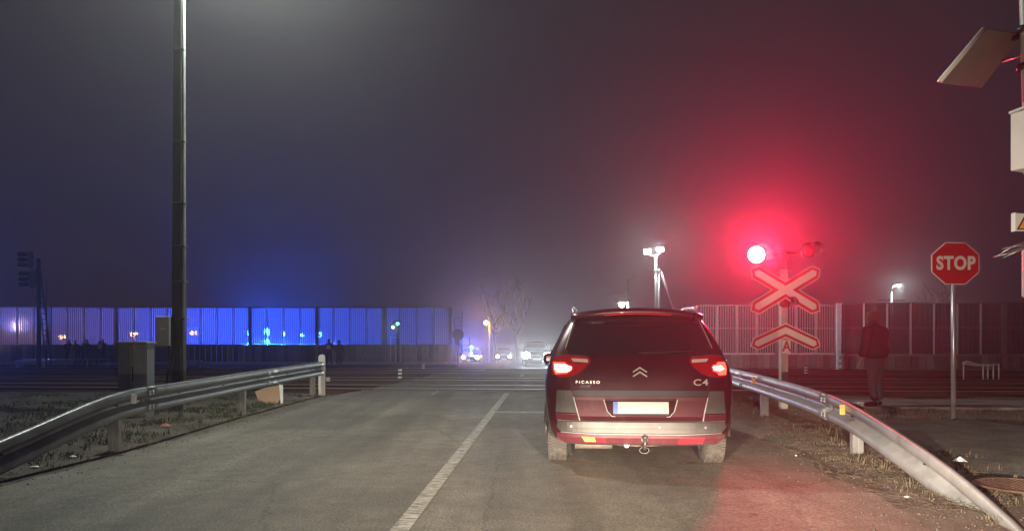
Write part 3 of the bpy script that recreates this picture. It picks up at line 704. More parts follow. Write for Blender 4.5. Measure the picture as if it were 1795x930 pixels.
# ------------------------------------------------------------------ noise barriers
rib_cache = {}
def noise_wall(label, x0, y0, nb, bay, ztop, zmid, zbase, pmat, ribmat, big_every=4, skip=(), rib_n=8, phase=0, yaw=0.0, brown=.4):
    t = thing('noise_barrier', label, 'noise barrier', (x0, y0, 0), yaw, 'noise barriers beyond the tracks')
    H = ztop - zmid
    pm = MB().box((0, 0, 0), (bay - .09, .02, H - .12)).mesh('panel'); pm.materials.append(pmat)
    mm = MB().cyl((0, 0, -H / 2 + .03), (0, 0, H / 2 - .03), .045, .045, 12).mesh('mullion'); mm.materials.append(M['mullion'])
    mm2 = mm.copy(); mm2.materials.clear(); mm2.materials.append(M['white'])  # on the dark wall this white stands in for shine on metal posts
    hm = MB().box((0, 0, 0), (.24, .22, ztop - zbase)).mesh('post'); hm.materials.append(M['hpost'])
    r_ = MB()
    for k in range(rib_n):
        x = -bay / 2 + .085 + (bay - .17) * k / (rib_n - 1)
        r_.box((x, -.02, 0), (.055, .03, H - .14))
    rm = r_.mesh('ribs'); rm.materials.append(ribmat)
    blocks = []
    for bm_ in ('concrete_block', 'concrete_block_b', 'concrete_dark', 'concrete'):
        q = MB().box((0, 0, 0), (bay / 3 - .03, .16, zmid - zbase - .06)).mesh('concrete_block'); q.materials.append(M[bm_]); blocks.append(q)
    zc = (ztop + zmid) / 2
    for i in range(nb):
        if i in skip: continue
        xc = (i + .5) * bay
        place(pm, 'panel', t, (xc, 0, zc))
        o = place(rm, 'ribs', t, (xc, 0, zc)); o['kind'] = 'stuff'
        for k in range(3):
            w_ = rnd.random(); q = blocks[0] if w_ < .45 else blocks[1] if w_ < .45 + brown / 2 else blocks[2] if w_ < .85 else blocks[3]
            place(q, 'concrete_block', t, (xc + (k - 1) * bay / 3, rnd.uniform(-.015, .015), (zmid + zbase) / 2 - .02))
    for i in range(nb + 1):
        if (i + phase) % big_every == 0: place(hm, 'post', t, (i * bay, 0, (ztop + zbase) / 2))
        else: place(mm2 if pmat is not M['acrylic'] else mm, 'mullion', t, (i * bay, -.05, zc))
    L = nb * bay
    for z, w in ((ztop - .03, .07), (zmid, .10), (zmid + H * .52, .03)):
        MB().box((L / 2, -.01 if w > .05 else -.035, z), (L - .25, .10 if w > .05 else .02, w)).build('rail', M['hpost'] if pmat is not M['acrylic_grey'] else M['white'], t)
    return t
DW = 53.0
def XW(u, D=DW): return (u - 897.5) / F * D
bay = 1.19
xe = XW(789)
nb = 32
noise_wall('long ribbed noise barrier on the left, glowing blue from the lights behind it', xe - nb * bay, DW, nb, bay, 3.6, .90, -.46, M['acrylic'], M['rib'], 4, phase=0)
x0 = XW(1222, 45.5)
noise_wall('pale ribbed noise barrier lit white behind the crossing signal', x0, 45.5, 7, (XW(1465, 45.5) - x0) / 7, 3.42, .42, -.46, M['acrylic_grey'], M['rib_white'], 4, rib_n=8)
x0 = XW(1140, 49)
noise_wall('short farther length of noise barrier seen past the right side of the red car', x0, 49, 3, 1.2, 3.3, .45, -.46, M['acrylic_grey'], M['rib_white'], 4, rib_n=8, phase=1)
x0 = XW(1473, 38)
noise_wall('dark see through noise barrier on the right behind the standing man', x0, 38, 9, XW(1507, 38) / 1 - x0 if False else 1.195, 3.18, .50, -.22, M['acrylic_dark'], M['dkgrey'], 12, phase=5, rib_n=9)
# perforated end post between the pale and the dark wall
t = thing('end_post', 'white perforated end post where the pale noise barrier meets the dark one', 'post', (XW(1470, 37.6), 37.6, -.22))
MB().box((-.05, 0, 1.68), (.10, .12, 3.36)).build('upright', M['white'], t)
for k in range(11):
    MB().box((.06, 0, .15 + k * .30), (.11, .10, .14)).build('tooth', M['white'], t)
# pale low edging in front of the left wall
tag(MB().box(((XW(0, 51) - 8 + XW(800, 51)) / 2, 51.2, -.40), (XW(800, 51) - XW(0, 51) + 8, .5, .30)).build('platform_edge', M['concrete_pale'], None, .02), 'pale low concrete edge along the foot of the blue wall', 'platform edge')

# ------------------------------------------------------------------ crossing signal with the crossed sign
p = G(1376, 718)
MX, MY = p.x, p.y; px = F / MY
t = thing('crossing_signal', 'level crossing signal mast with red lamp, crossed sign and chevron', 'crossing signal', (MX, MY, 0))
MB().box((0, .08, 1.22), (.13, .13, 2.7)).build('mast', M['concrete_pale'], t, .01)
zc = CAMH - (508 - HZ) / px
def xsign(L, h, tip, a=R(31)):
    pts = []
    c, s = math.cos(a), math.sin(a)
    def arm(ang):
        d = Vector((math.cos(ang), math.sin(ang))); n_ = Vector((-d.y, d.x))
        return [d * (L - tip) - n_ * h, d * L, d * (L - tip) + n_ * h]
    J = [(h / s, 0), (0, h / c), (-h / s, 0), (0, -h / c)]
    for k, ang in enumerate((a, math.pi - a, math.pi + a, -a)):
        pts.append(Vector(J[k])); pts += arm(ang)
    return [(v.x, v.y) for v in pts]
def chev(L, h, tip, a=R(25)):
    c, s = math.cos(a), math.sin(a)
    dr = Vector((c, -s)); nr = Vector((s, c)); dl = Vector((-c, -s)); nl = Vector((-s, c))
    top = Vector((0, h / c)); bot = Vector((0, -h / c))
    pts = [top, dr * (L - tip) + nr * h, dr * L, dr * (L - tip) - nr * h, bot, dl * (L - tip) - nl * h, dl * L, dl * (L - tip) + nl * h]
    return [(v.x, v.y) for v in pts]
def rim_ring(poly_out, poly_in, y0, y1): pass
zs = lambda poly, z: [(x, q + z) for x, q in poly]
cs = MB().plate(zs(xsign(.745, .135, .11), zc), -.030, -.022).build('crossed_sign', M['offwhite'], t)
MB().plate(zs(xsign(.722, .117, .10), zc), -.0345, -.031).build('red_border', M['sign_red'], cs)
MB().plate(zs(xsign(.655, .062, .045), zc), -.039, -.0355).build('white_cross', M['offwhite'], cs)
zv = CAMH - (578.5 - HZ) / px
ch = MB().plate(zs(chev(.70, .12, .10), zv), -.030, -.022).build('chevron_sign', M['offwhite'], t)
MB().plate(zs(chev(.68, .103, .092), zv), -.0345, -.031).build('red_border', M['sign_red'], ch)
MB().plate(zs(chev(.62, .055, .04), zv), -.039, -.0355).build('white_chevron', M['offwhite'], ch)
zA = CAMH - (607 - HZ) / px
ap = MB().box((.015, -.03, zA), (.15, .01, .24)).build('letter_plate', M['white'], t)
ame = text_mesh('A', .27, .002, .006, .8); ame.materials.append(M['sign_red'])
place(ame, 'letter', ap, (.015, -.0385, zA), (R(90), 0, 0))
# lamp cross bar, brackets and heads
zl = CAMH - (446 - HZ) / px; zr = CAMH - (438 - HZ) / px
xlamp = (1326 - 1376) / px; xr = (1417 - 1376) / px
MB().box((0, .10, zc + .20), (.10, .10, 1.1)).build('upper_mast', M['black'], t)
MB().cyl((xlamp, .12, zl), (xr, .12, zr), .03).build('crossbar', M['black'], t)
MB().tube([(.46, .05, zc + .16), (.46, .0, zc + .42), (.48, 0, zc + .46)], .012).build('cable_hook', M['galv_clean'], t)
def signal_head(x, z, r, lens, lit):
    h = MB()
    h.lathe((x, .0, z), [(.02, .16), (r * .9, .15), (r * 1.15, .02), (r * 1.15, -.02), (r * 1.05, -.02), (r * 1.05, .0)], 28, 'Y')
    ho = h.build('lamp_housing', M['black'], t)
    # hood: open half tube leaning out to the right and forward
    hd = MB(); vs = []; n_ = 18
    for j, (yy, sx) in enumerate(((-.01, 0), (-.10, .03), (-.22, .07))):
        for i in range(n_ + 1):
            a = R(-40 + 135 * i / n_); vs.append((x + sx + r * 1.13 * math.cos(a), yy if j < 2 else yy + .05 * abs(math.sin(a)) * 0, z + r * 1.13 * math.sin(a)))
    hd.add(vs, [(j * (n_ + 1) + i, j * (n_ + 1) + i + 1, (j + 1) * (n_ + 1) + i + 1, (j + 1) * (n_ + 1) + i) for j in range(2) for i in range(n_)], True)
    o = hd.build('hood', M['black'], ho); so = o.modifiers.new('thick', 'SOLIDIFY'); so.thickness = .004
    pr = [(.0005, -.035), (r * .5, -.030), (r * .85, -.015), (r, .0)]
    MB().lathe((x, -.0, z), pr, 28, 'Y').build('lens', lens, ho)
signal_head(xlamp, zl, .160, M['e_red'], True)
signal_head(xr, zr, .115, M['lens_red'], False)
signal_head(0, CAMH - (530 - HZ) / px, .085, M['lens_red'], False)
lamp('signal_light', (MX + xlamp, MY - .32, zl), 4000, (1, .02, .07), .30, 68, (.4, 0, 4.3), 1.0)

# ------------------------------------------------------------------ stop sign
p = G(1674, 739)
sx = F / p.y
t = thing('stop_sign', 'red octagonal STOP sign on a tall round steel post', 'sign', (p.x, p.y, 0))
zS = CAMH - (461.5 - HZ) / sx; rS = 42 / sx / math.cos(R(22.5))
MB().cyl((0, .04, -.2), (0, .04, zS + .25), .036, n=20).build('post', M['galv_clean'], t)
octo = lambda r: [(r * math.cos(R(22.5 + 45 * i)), zS + .88 * r * math.sin(R(22.5 + 45 * i))) for i in range(8)]
pl = MB().plate(octo(rS), -.012, -.0).build('plate', M['offwhite'], t)
MB().plate(octo(rS * .963), -.0165, -.013).build('red_face', M['sign_red'], pl)
tm = text_mesh('STOP', .285, .0015, .011, .84, 1.08); tm.materials.append(M['offwhite'])
place(tm, 'lettering', pl, (0, -.0205, zS - .005), (R(90), 0, 0))
MB().box((0, .01, zS + .15), (.16, .03, .04)).build('clamp', M['galv'], t); MB().box((0, .01, zS - .15), (.16, .03, .04)).build('clamp', M['galv'], t)

# ------------------------------------------------------------------ right edge pole with its boxes
D = 6.6; q = lambda u, v, d=D: P(u, v, d)
base = q(1800, 900); bx = base.x
t = thing('equipment_pole', 'pale steel pole at the right edge carrying camera boxes and a solar panel', 'pole', (bx, D, 0))
MB().tube([(.16, 0, -.3), (.10, 0, 1.28), (.035, 0, 3.0), (-.0, 0, 4.3), (-.02, 0, 5.2)], .058, 16).build('pole', M['polelit'], t)
for v in (52, 118):
    z = q(0, v).z; MB().cyl((-.012, 0, z - .025), (-.012, 0, z + .025), .07, n=16).build('clamp_band', M['black'], t)
zz = q(0, 260).z
c = q(1800, 258) - Vector((bx, D, 0))
b = MB().box((0, 0, 0), (.26, .24, .50)).build('camera_box', M['offwhite'], t, .01, (c.x - .09, -.22, c.z), (0, R(0), R(24)))
MB().box((0, 0, 0), (.28, .26, .02)).build('box_lid', M['white'], t, .004, (c.x - .09, -.22, c.z + .27), (R(-6), 0, R(24)))
c = q(1822, 394) - Vector((bx, D, 0))
wb = MB().box((0, 0, 0), (.27, .015, .155)).build('warning_board', M['white'], t, .002, (c.x - .19, -.14, c.z), (0, 0, R(4)))
MB().box((-.139, .0, 0), (.012, .05, .16)).build('board_edge', M['offwhite'], wb)
MB().plate([(-.12, -.065), (.04, -.065), (-.04, .072)], -.0125, -.0085).build('warning_triangle', M['black'], wb)
MB().plate([(-.102, -.056), (.022, -.056), (-.04, .051)], -.0165, -.0135).build('triangle_field', M['amber'], wb)
MB().plate([(-.052, -.005), (-.028, -.005), (-.034, .012), (-.046, .012)], -.0205, -.0175).build('triangle_mark', M['black'], wb)
MB().plate([(-.060, -.03), (-.02, -.03), (-.025, -.018), (-.055, -.018)], -.0205, -.0175).build('triangle_mark', M['black'], wb)
c = q(1817, 480) - Vector((bx, D, 0))
MB().box((0, 0, 0), (.30, .18, .42)).build('lower_box', M['cab'], t, .012, (c.x, -.1, c.z), (0, 0, R(10)))
cb = MB()
for a_, b_, c_ in (((1795, 428), (1752, 447), (1742, 450)), ((1798, 422), (1762, 434), (1747, 449)), ((1795, 432), (1775, 440), (1758, 452)), ((1800, 430), (1770, 433), (1757, 436))):
    pts = [q(*a_) - Vector((bx, D + .05, 0)), q(*b_) - Vector((bx, D + .1, 0)), q(*c_) - Vector((bx, D, 0))]
    cb.tube(pts, .005, 6)
cb.build('loose_cables', M['galv_clean'], t, kind='stuff')
# tilted solar panel
sp_ = thing('tilted_panel', 'tilted solar panel high on the pole at the right edge', 'solar panel', (bx, D, 0))
A, B_, Cc, Dd = q(1728, 52, 6.3), q(1650, 144, 6.3), q(1722, 153, 7.0), q(1792, 62, 7.0)
off = Vector((bx, D, 0)); nn = (B_ - A).cross(Dd - A).normalized()
if nn.z < 0: nn = -nn
corners = [A - off, B_ - off, Cc - off, Dd - off]
m_ = MB(); m_.add([c + nn * .0 for c in corners] + [c + nn * .03 for c in corners], [(0, 1, 2, 3), (7, 6, 5, 4), (0, 4, 5, 1), (1, 5, 6, 2), (2, 6, 7, 3), (3, 7, 4, 0)]); m_.build('back_sheet', M['solar_under'], sp_)
m_ = MB(); m_.add([c + nn * .032 for c in corners] + [c + nn * .036 for c in corners], [(0, 1, 2, 3), (7, 6, 5, 4), (0, 4, 5, 1), (1, 5, 6, 2), (2, 6, 7, 3), (3, 7, 4, 0)]); m_.build('cells', M['solar_cell'], sp_)
for i in range(4):
    a_, b_ = corners[i] + nn * .015, corners[(i + 1) % 4] + nn * .015
    MB().tube([a_, b_], .021 if i == 0 else .012, 8).build('frame_bar', M['offwhite'] if i == 0 else M['sign_grey'], sp_)
MB().tube([corners[3] * .5 + corners[2] * .5, (0, 0, q(0, 95).z)], .015).build('bracket', M['galv'], sp_)
MB().tube([corners[3] + nn * -.0, (0, 0, q(0, 60).z)], .012).build('bracket', M['galv'], sp_)
cc = corners[3] * .8 + corners[0] * .2 - nn * .02
MB().box(cc + Vector((-.03, 0, -.03)), (.06, .05, .03)).build('junction_box', M['black'], sp_)
wr = MB(); wr.tube([cc, cc + Vector((.03, -.05, -.12)), cc + Vector((.12, -.03, -.14)), cc + Vector((.18, 0, -.03)), (0, 0, q(0, 50).z)], .004, 6)
wr.build('wire', M['black'], sp_)

# ------------------------------------------------------------------ left lamp pole, cabinets
D = 13.2; b0 = P(315, 665, D); X0 = b0.x
t = thing('street_lamp', 'tall dark concrete pole with a pale pipe and greenish street lamp on top', 'street lamp', (X0, D, 0))
k = 1 / (F / D)
m_ = MB(); zt = 9.3
def oct_pole(w0, w1, z0, z1, dx0=0, dx1=0):
    vs = []
    for w, z, dx in ((w0, z0, dx0), (w1, z1, dx1)):
        for i in range(4):
            a = R(45 + 90 * i); vs.append((dx + w / 2 * math.cos(a) * 1.414, w / 2 * math.sin(a) * 1.414, z))
    m_.add(vs, [(i, (i + 1) % 4, 4 + (i + 1) % 4, 4 + i) for i in range(4)] + [(3, 2, 1, 0), (4, 5, 6, 7)])
oct_pole(.185, .125, -.3, zt, -.03, -.0)
m_.build('pole', M['pole'], t, .012)
MB().tube([(.098, -.03, 0), (.092, -.03, 3), (.088, -.03, 6), (.08, -.02, 9.0)], .030, 10).build('pipe', M['polelit'], t)
for v in (90, 250, 357, 432, 494, 559):
    z = P(0, v, D).z; MB().box((.03 - .005 * z / 3, -.02, z), (.225 - z * .007, .225 - z * .007, .03)).build('band', M['dkgrey'], t, .004)
MB().tube([(0, 0, 9.1), (.35, 0, 9.45), (.95, 0, 9.6)], .035).build('arm', M['galv'], t)
lh = MB().box((1.25, 0, 9.60), (.7, .3, .12)).build('lamp_head', M['dkgrey'], t, .03)
MB().box((1.28, 0, 9.535), (.5, .2, .02)).build('diffuser', M['e_street'], lh)
lamp('street_light', (X0 + 1.28, D, 9.42), 3100, (.92, 1, .89), .15, 165, (X0 + 1.3, D - 1.5, 0), .4)
# box on the pole
c = P(289, 580, D - .1)
bxo = thing('pole_box', 'small grey box fixed to the left of the dark lamp pole', 'box', (c.x, D - .1, c.z))
MB().box((0, 0, 0), (.25, .2, .52)).build('case', M['cab'], bxo, .012); MB().box((.02, -.105, .04), (.10, .01, .02)).build('vent', M['white'], bxo)
MB().box((.15, .02, .0), (.07, .12, .50)).build('mounting_plate', M['black'], bxo)
pi = MB()
for dx in (-.02, .05): pi.tube([(.09 + dx, .02, -.25), (.10 + dx, .0, -.5), (.06 + dx, .0, -.8), (.08 + dx, 0, -1.48)], .022, 8)
pi.build('conduits', M['dkgrey'], bxo)
# cabinet
D = 12.2; c = P(239, 640, D)
t = thing('electrical_cabinet', 'grey double door electrical cabinet behind the left guard rail', 'cabinet', (c.x, D, 0), R(-6))
zt = P(0, 601, D).z
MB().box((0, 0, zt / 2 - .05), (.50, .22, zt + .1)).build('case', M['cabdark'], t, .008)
MB().box((.0, 0, zt + .012), (.53, .27, .03)).build('roof', M['cab'], t, .004)
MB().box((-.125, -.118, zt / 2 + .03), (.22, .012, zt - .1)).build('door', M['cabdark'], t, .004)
d_ = MB().box((.125, -.118, zt / 2 + .03), (.22, .014, zt - .1)).build('door', M['cab'], t, .004)
MB().tube([(.03, -.13, .62), (.03, -.15, .66), (.03, -.15, .80), (.03, -.13, .84)], .008).build('handle', M['black'], d_)
MB().box((-.005, -.13, zt / 2), (.018, .01, zt - .1)).build('door_seam', M['polelit'], t)

# brown board leaning behind the left rail
p = G(466, 708)
t = thing('brown_board', 'broken orange brown board with a white edge lying behind the left guard rail', 'board', (p.x, p.y + .05, .0), R(8))
MB().plate([(-.24, .26), (-.13, .0), (.20, -.01), (.26, .10), (.22, .38), (.02, .35)], -.012, .012).build('sheet', M['cardboard'], t, 0, None, (R(-18), 0, 0))
MB().plate([(.225, .39), (.262, .10), (.275, -.01), (.32, .02), (.30, .38)], -.03, .0).build('white_edge', M['white'], t, 0, None, (R(-14), 0, 0))

# ------------------------------------------------------------------ railway signal on the left
D = 40; c = P(68, 640, D)
t = thing('railway_signal', 'tall dark railway signal mast with two hooded heads and a ladder', 'railway signal', (c.x, D, gz(D)))
hh = P(0, 437, D).z - gz(D)
MB().cyl((0, 0, -.2), (0, 0, hh - .5), .12, .10, 14).build('mast', M['dkgrey'], t)
for v, x in ((455, -.42), (489, -.36)):
    z = P(0, v, D).z - gz(D)
    hd = MB().box((x, 0, z), (.34, .26, .95)).build('signal_head', M['cabdark'], t, .12)
    MB().box((x + .20, -.02, z), (.05, .3, .8)).build('back_plate', M['sign_grey'], hd, .02)
    MB().tube([(x, .1, z), (0, .1, z - .05)], .04).build('bracket', M['dkgrey'], hd)
    for k_ in range(3):
        zz = z + .28 - .28 * k_
        o = MB().lathe((x - .17, -.12, zz), [(.12, 0), (.125, -.20), (.12, -.42)], 14, 'X').build('hood', M['dkgrey'], hd)
lad = MB()
tx, bxx = P(67, 472, D).x - c.x, P(86, 634, D).x - c.x; zt_ = P(0, 472, D).z - gz(D)
for dy in (-.2, .2): lad.tube([(tx, dy, zt_), (bxx, dy, 0)], .035, 8)
for dy in (0,):
    for k_ in range(18):
        f_ = k_ / 18; lad.tube([(lerp(tx, bxx, f_), -.2, zt_ * (1 - f_)), (lerp(tx, bxx, f_), .2, zt_ * (1 - f_))], .02, 6)
    lad.tube([(tx + .3, .2, zt_ - .5), (bxx - .25, .2, 0)], .03, 8)
lad.build('ladder', M['dkgrey'], t)

# ------------------------------------------------------------------ flood light mast, solar lamp, far lamps
D = 32; c = P(1152, 640, D)
t = thing('floodlight_mast', 'braced steel mast with two white floodlights behind the red car', 'floodlight mast', (c.x, D, gz(D)))
z1 = P(0, 446, D).z - gz(D); zb = P(0, 475, D).z - gz(D)
MB().cyl((-.06, 0, -.2), (-.06, 0, z1), .06, n=12).build('post', M['galv_clean'], t); MB().cyl((.07, 0, -.2), (.07, 0, zb + .1), .05, n=12).build('post', M['galv_clean'], t)
MB().box((0, 0, zb + .0), (.34, .16, .06)).build('clamp', M['galv_clean'], t)
xb = P(1180, 0, D).x - c.x
MB().cyl((.15, 0, zb), (xb + .02, 0, P(0, 541, D).z - gz(D)), .055, n=10).cyl((xb + .02, 0, P(0, 541, D).z - gz(D)), (xb + .6, 0, -.1), .055, n=10).build('brace', M['galv_clean'], t)
for u, v in ((1135, 441), (1157, 437)):
    q_ = P(u, v, D) - Vector((c.x, D, gz(D)))
    f_ = MB().box(q_ + Vector((0, .06, .0)), (.34, .12, .24)).build('floodlight', M['black'], t, .02)
    MB().box(q_ + Vector((0, -.012, 0)), (.28, .02, .18)).build('lamp_face', M['e_white'], f_)
    MB().tube([q_ + Vector((0, .1, -.1)), (0, .05, z1 - .1)], .025).build('bracket', M['galv_clean'], f_)
    lamp('floodlight_beam', (c.x + q_.x, D - .25, gz(D) + q_.z), 200, (.80, 1, .98), .10)
lamp('floodlight_beam', (c.x + .2, D + .35, z1 + gz(D)), 2200, (.85, .97, 1), .15, 80, (16.5, 45.5, 1.2), .7)
D = 27; c = P(1101, 640, D)
t = thing('solar_lamp', 'small mast with a wind vane, tilted solar panel and bright lamp above the car roof', 'lamp', (c.x, D, gz(D)))
zT = P(0, 488, D).z
MB().cyl((0, 0, -.2), (0, 0, zT - .2), .045, n=10).cyl((0, 0, zT - .2), (0, 0, zT), .025, n=8).build('mast', M['galv_clean'], t)
MB().plate([(.0, 0), (.06, 0), (.16, .02), (.24, .12), (.22, .22), (.14, .24), (.09, .10), (-.08, .08), (-.1, .03)], -.02, .02).build('wind_vane', M['white'], t, .005, (0, 0, zT - .05))
MB().box((0, 0, 0), (.60, .03, .42)).build('solar_panel', M['sign_grey'], t, .005, (-.28, -.1, P(0, 523, D).z), (R(-50), R(-8), R(25)))
q_ = P(1090, 534, D) - Vector((c.x, D, 0))
lh = MB().sphere(q_, .09, 14).build('lamp_bulb', M['e_white'], t)
MB().tube([q_ + Vector((0, .03, .02)), (0, 0, q_.z + .05)], .02).build('bracket', M['galv_clean'], t)
lamp('solar_lamp_light', (c.x + q_.x, D - .15, q_.z), 110, (.9, 1, .88), .09)
# far right street lamp
D = 58; c = P(1562, 640, D)
t = thing('street_lamp', 'far white street lamp on a pale pole rising behind the dark wall', 'street lamp', (c.x, D, gz(D)))
zT = P(0, 498, D).z - gz(D)
MB().cyl((0, 0, -.2), (0, 0, zT - .6), .13, .09, 10).build('pole', M['concrete_pale'], t)
MB().tube([(0, 0, zT - .6), (.1, 0, zT - .2), (.5, 0, zT)], .04).build('arm', M['galv_clean'], t)
MB().box((0, 0, P(0, 526, D).z - gz(D)), (2.2, .08, .08)).build('crossarm', M['sign_grey'], t)
lh = MB().box((.62, 0, zT + .03), (.45, .3, .1)).build('lamp_head', M['dkgrey'], t, .02); MB().sphere((.62, 0, zT - .05), .14, 12).build('bulb', M['e_white'], lh)
lamp('far_street_light', (c.x + .62, D, zT + gz(D) - .25), 700, (.85, 1, 1), .12)
MB_ = None
# orange street lamp above the far road
D = 78; c = P(858, 640, D)
t = thing('street_lamp', 'orange street lamp over the far end of the road', 'street lamp', (c.x, D, gz(D)))
zT = P(0, 565, D).z - gz(D)
MB().cyl((0, 0, -.2), (0, 0, zT + .1), .10, .07, 10).build('pole', M['concrete'], t)
MB().tube([(0, 0, zT), (-.35, 0, zT + .15)], .04).build('arm', M['galv'], t); MB().sphere((-.37, 0, zT), .22, 14).build('bulb', M['e_orange'], t)
lamp('orange_street_light', (c.x - .37, D - .3, zT + gz(D)), 900, (1, .45, .12), .2)
# slim poles by the far kerb
def slim_pole(u, vt, D, label, arm=None, r=.05):
    c = P(u, 640, D); t = thing('slim_pole', label, 'pole', (c.x, D, gz(D))); z = P(0, vt, D).z - gz(D)
    MB().cyl((0, 0, -.1), (0, 0, z), r, r * .8, 8).build('pole', M['galv_clean'], t)
    if arm: MB().tube([(0, 0, z - .02), (.25, 0, z), (.45, 0, z - .05)], .04).build('arm', M['galv_clean'], t); MB().box((.35, 0, z - .45), (.4, .15, .16)).build('lamp_head', M['white'], t, .03)
slim_pole(796, 557, 56, 'slim pole with a short lamp arm beside the end of the left wall', True)
slim_pole(810, 545, 60, 'tall slim pole behind the round sign by the far road')
slim_pole(823, 590, 58, 'short slim pole left of the police car')
D = 50; c = P(803, 640, D)
t = thing('road_sign', 'grey back of an octagonal sign beside the far end of the left wall', 'sign', (c.x, D, gz(D)))
z = P(0, 586, D).z - gz(D)
MB().cyl((0, 0, -.1), (0, 0, z), .04, n=8).build('post', M['galv_clean'], t)
MB().plate([(.40 * math.cos(R(22.5 + 45 * i)), z + .40 * math.sin(R(22.5 + 45 * i))) for i in range(8)], -.06, -.045).build('plate', M['sign_grey'], t)

# ------------------------------------------------------------------ cars
def surf_fn(levels, cap, n=4):
    def f(x, z, front=False):
        w, y0, y1 = interp(levels, z); q = min(1, abs(x / w)); t_ = (max(0, 1 - q ** n)) ** (1 / n)
        return (y1 - cap * (1 - t_)) if front else (y0 + cap * (1 - t_))
    return f
def car_body(levels, cap, wheels, m, parent, n=4, wr=.36):
    lv = []
    for a, b in zip(levels, levels[1:]):
        k = max(1, int((b[0] - a[0]) / .03))
        for i in range(k): lv.append([lerp(p, q_, i / k) for p, q_ in zip(a, b)])
    lv.append(list(levels[-1]))
    for _ in range(2): lv = [lv[0]] + [[(a + 2 * b + c) / 4 for a, b, c in zip(lv[i - 1], lv[i], lv[i + 1])] for i in range(1, len(lv) - 1)] + [lv[-1]]
    K = 28; rings = []
    for z, w, y0, y1 in lv:
        ring = []
        for k in range(K + 1):
            a = R(-90 + 180 * k / K); s_ = math.copysign(abs(math.sin(a)) ** (2 / n), math.sin(a)); c_ = abs(math.cos(a)) ** (2 / n)
            ring.append((w * s_, y0 + cap * (1 - c_), z))
        for k in range(1, 12): ring.append((w * (1 + .012 * math.sin(math.pi * k / 12)), lerp(y0 + cap, y1 - cap, k / 12), z))
        for k in range(K + 1):
            a = R(90 - 180 * k / K); s_ = math.copysign(abs(math.sin(a)) ** (2 / n), math.sin(a)); c_ = abs(math.cos(a)) ** (2 / n)
            ring.append((w * s_, y1 - cap * (1 - c_), z))
        for k in range(11, 0, -1): ring.append((-w * (1 + .012 * math.sin(math.pi * k / 12)), lerp(y0 + cap, y1 - cap, k / 12), z))
        rings.append(ring)
    mb = MB(); N = len(rings[0])
    for r_ in rings: mb.v += r_
    for j in range(len(rings) - 1):
        for i in range(N): mb.f.append((j * N + i, j * N + (i + 1) % N, (j + 1) * N + (i + 1) % N, (j + 1) * N + i)); mb.sm.append(True)
    mb.f.append(tuple(range(N - 1, -1, -1))); mb.sm.append(False)
    mb.f.append(tuple((len(rings) - 1) * N + i for i in range(N))); mb.sm.append(True)
    body = mb.build('body', m, parent)
    for wy in wheels:
        c = MB().cyl((-1.2, wy, .34), (1.2, wy, .34), wr, n=32).cyl((-1.2, wy, .1), (1.2, wy, .1), wr * .93, n=4, smooth=False)
        c = MB().cyl((-1.2, wy, .32), (1.2, wy, .32), wr, n=36)
        co = c.build('cutter', m); bo = body.modifiers.new('arch', 'BOOLEAN'); bo.operation = 'DIFFERENCE'; bo.object = co; bo.solver = 'EXACT'
        bake(body); bpy.data.objects.remove(co)
    return body
def patch(name, poly, f, m, parent, off=.006, th=.02, front=False, grid=.05, smooth=True, kind=None, label=None):
    """polygon in (x, z) laid on the curved end of a body"""
    bm = bmesh.new(); vs = [bm.verts.new((x, 0, z)) for x, z in poly]; bm.faces.new(vs)
    xs_ = [p[0] for p in poly]; zs_ = [p[1] for p in poly]
    x = math.floor(min(xs_) / grid) * grid
    while x < max(xs_):
        bmesh.ops.bisect_plane(bm, geom=bm.verts[:] + bm.edges[:] + bm.faces[:], plane_co=(x, 0, 0), plane_no=(1, 0, 0)); x += grid
    z = math.floor(min(zs_) / grid) * grid
    while z < max(zs_):
        bmesh.ops.bisect_plane(bm, geom=bm.verts[:] + bm.edges[:] + bm.faces[:], plane_co=(0, 0, z), plane_no=(0, 0, 1)); z += grid
    s_ = 1 if front else -1
    for v in bm.verts: v.co.y = f(v.co.x, v.co.z, front) + s_ * off
    bmesh.ops.recalc_face_normals(bm, faces=bm.faces)
    r_ = bmesh.ops.extrude_face_region(bm, geom=bm.faces[:])
    for v in [g_ for g_ in r_['geom'] if isinstance(g_, bmesh.types.BMVert)]: v.co.y -= s_ * th
    bmesh.ops.recalc_face_normals(bm, faces=bm.faces)
    me = bpy.data.meshes.new(name); bm.to_mesh(me); bm.free(); me.materials.append(m)
    o = bpy.data.objects.new(name, me); C.objects.link(o); o.parent = parent
    if kind: o['kind'] = kind
    if label: o['label'] = label
    return o
def mirror(poly): return [(-x, z) for x, z in reversed(poly)]
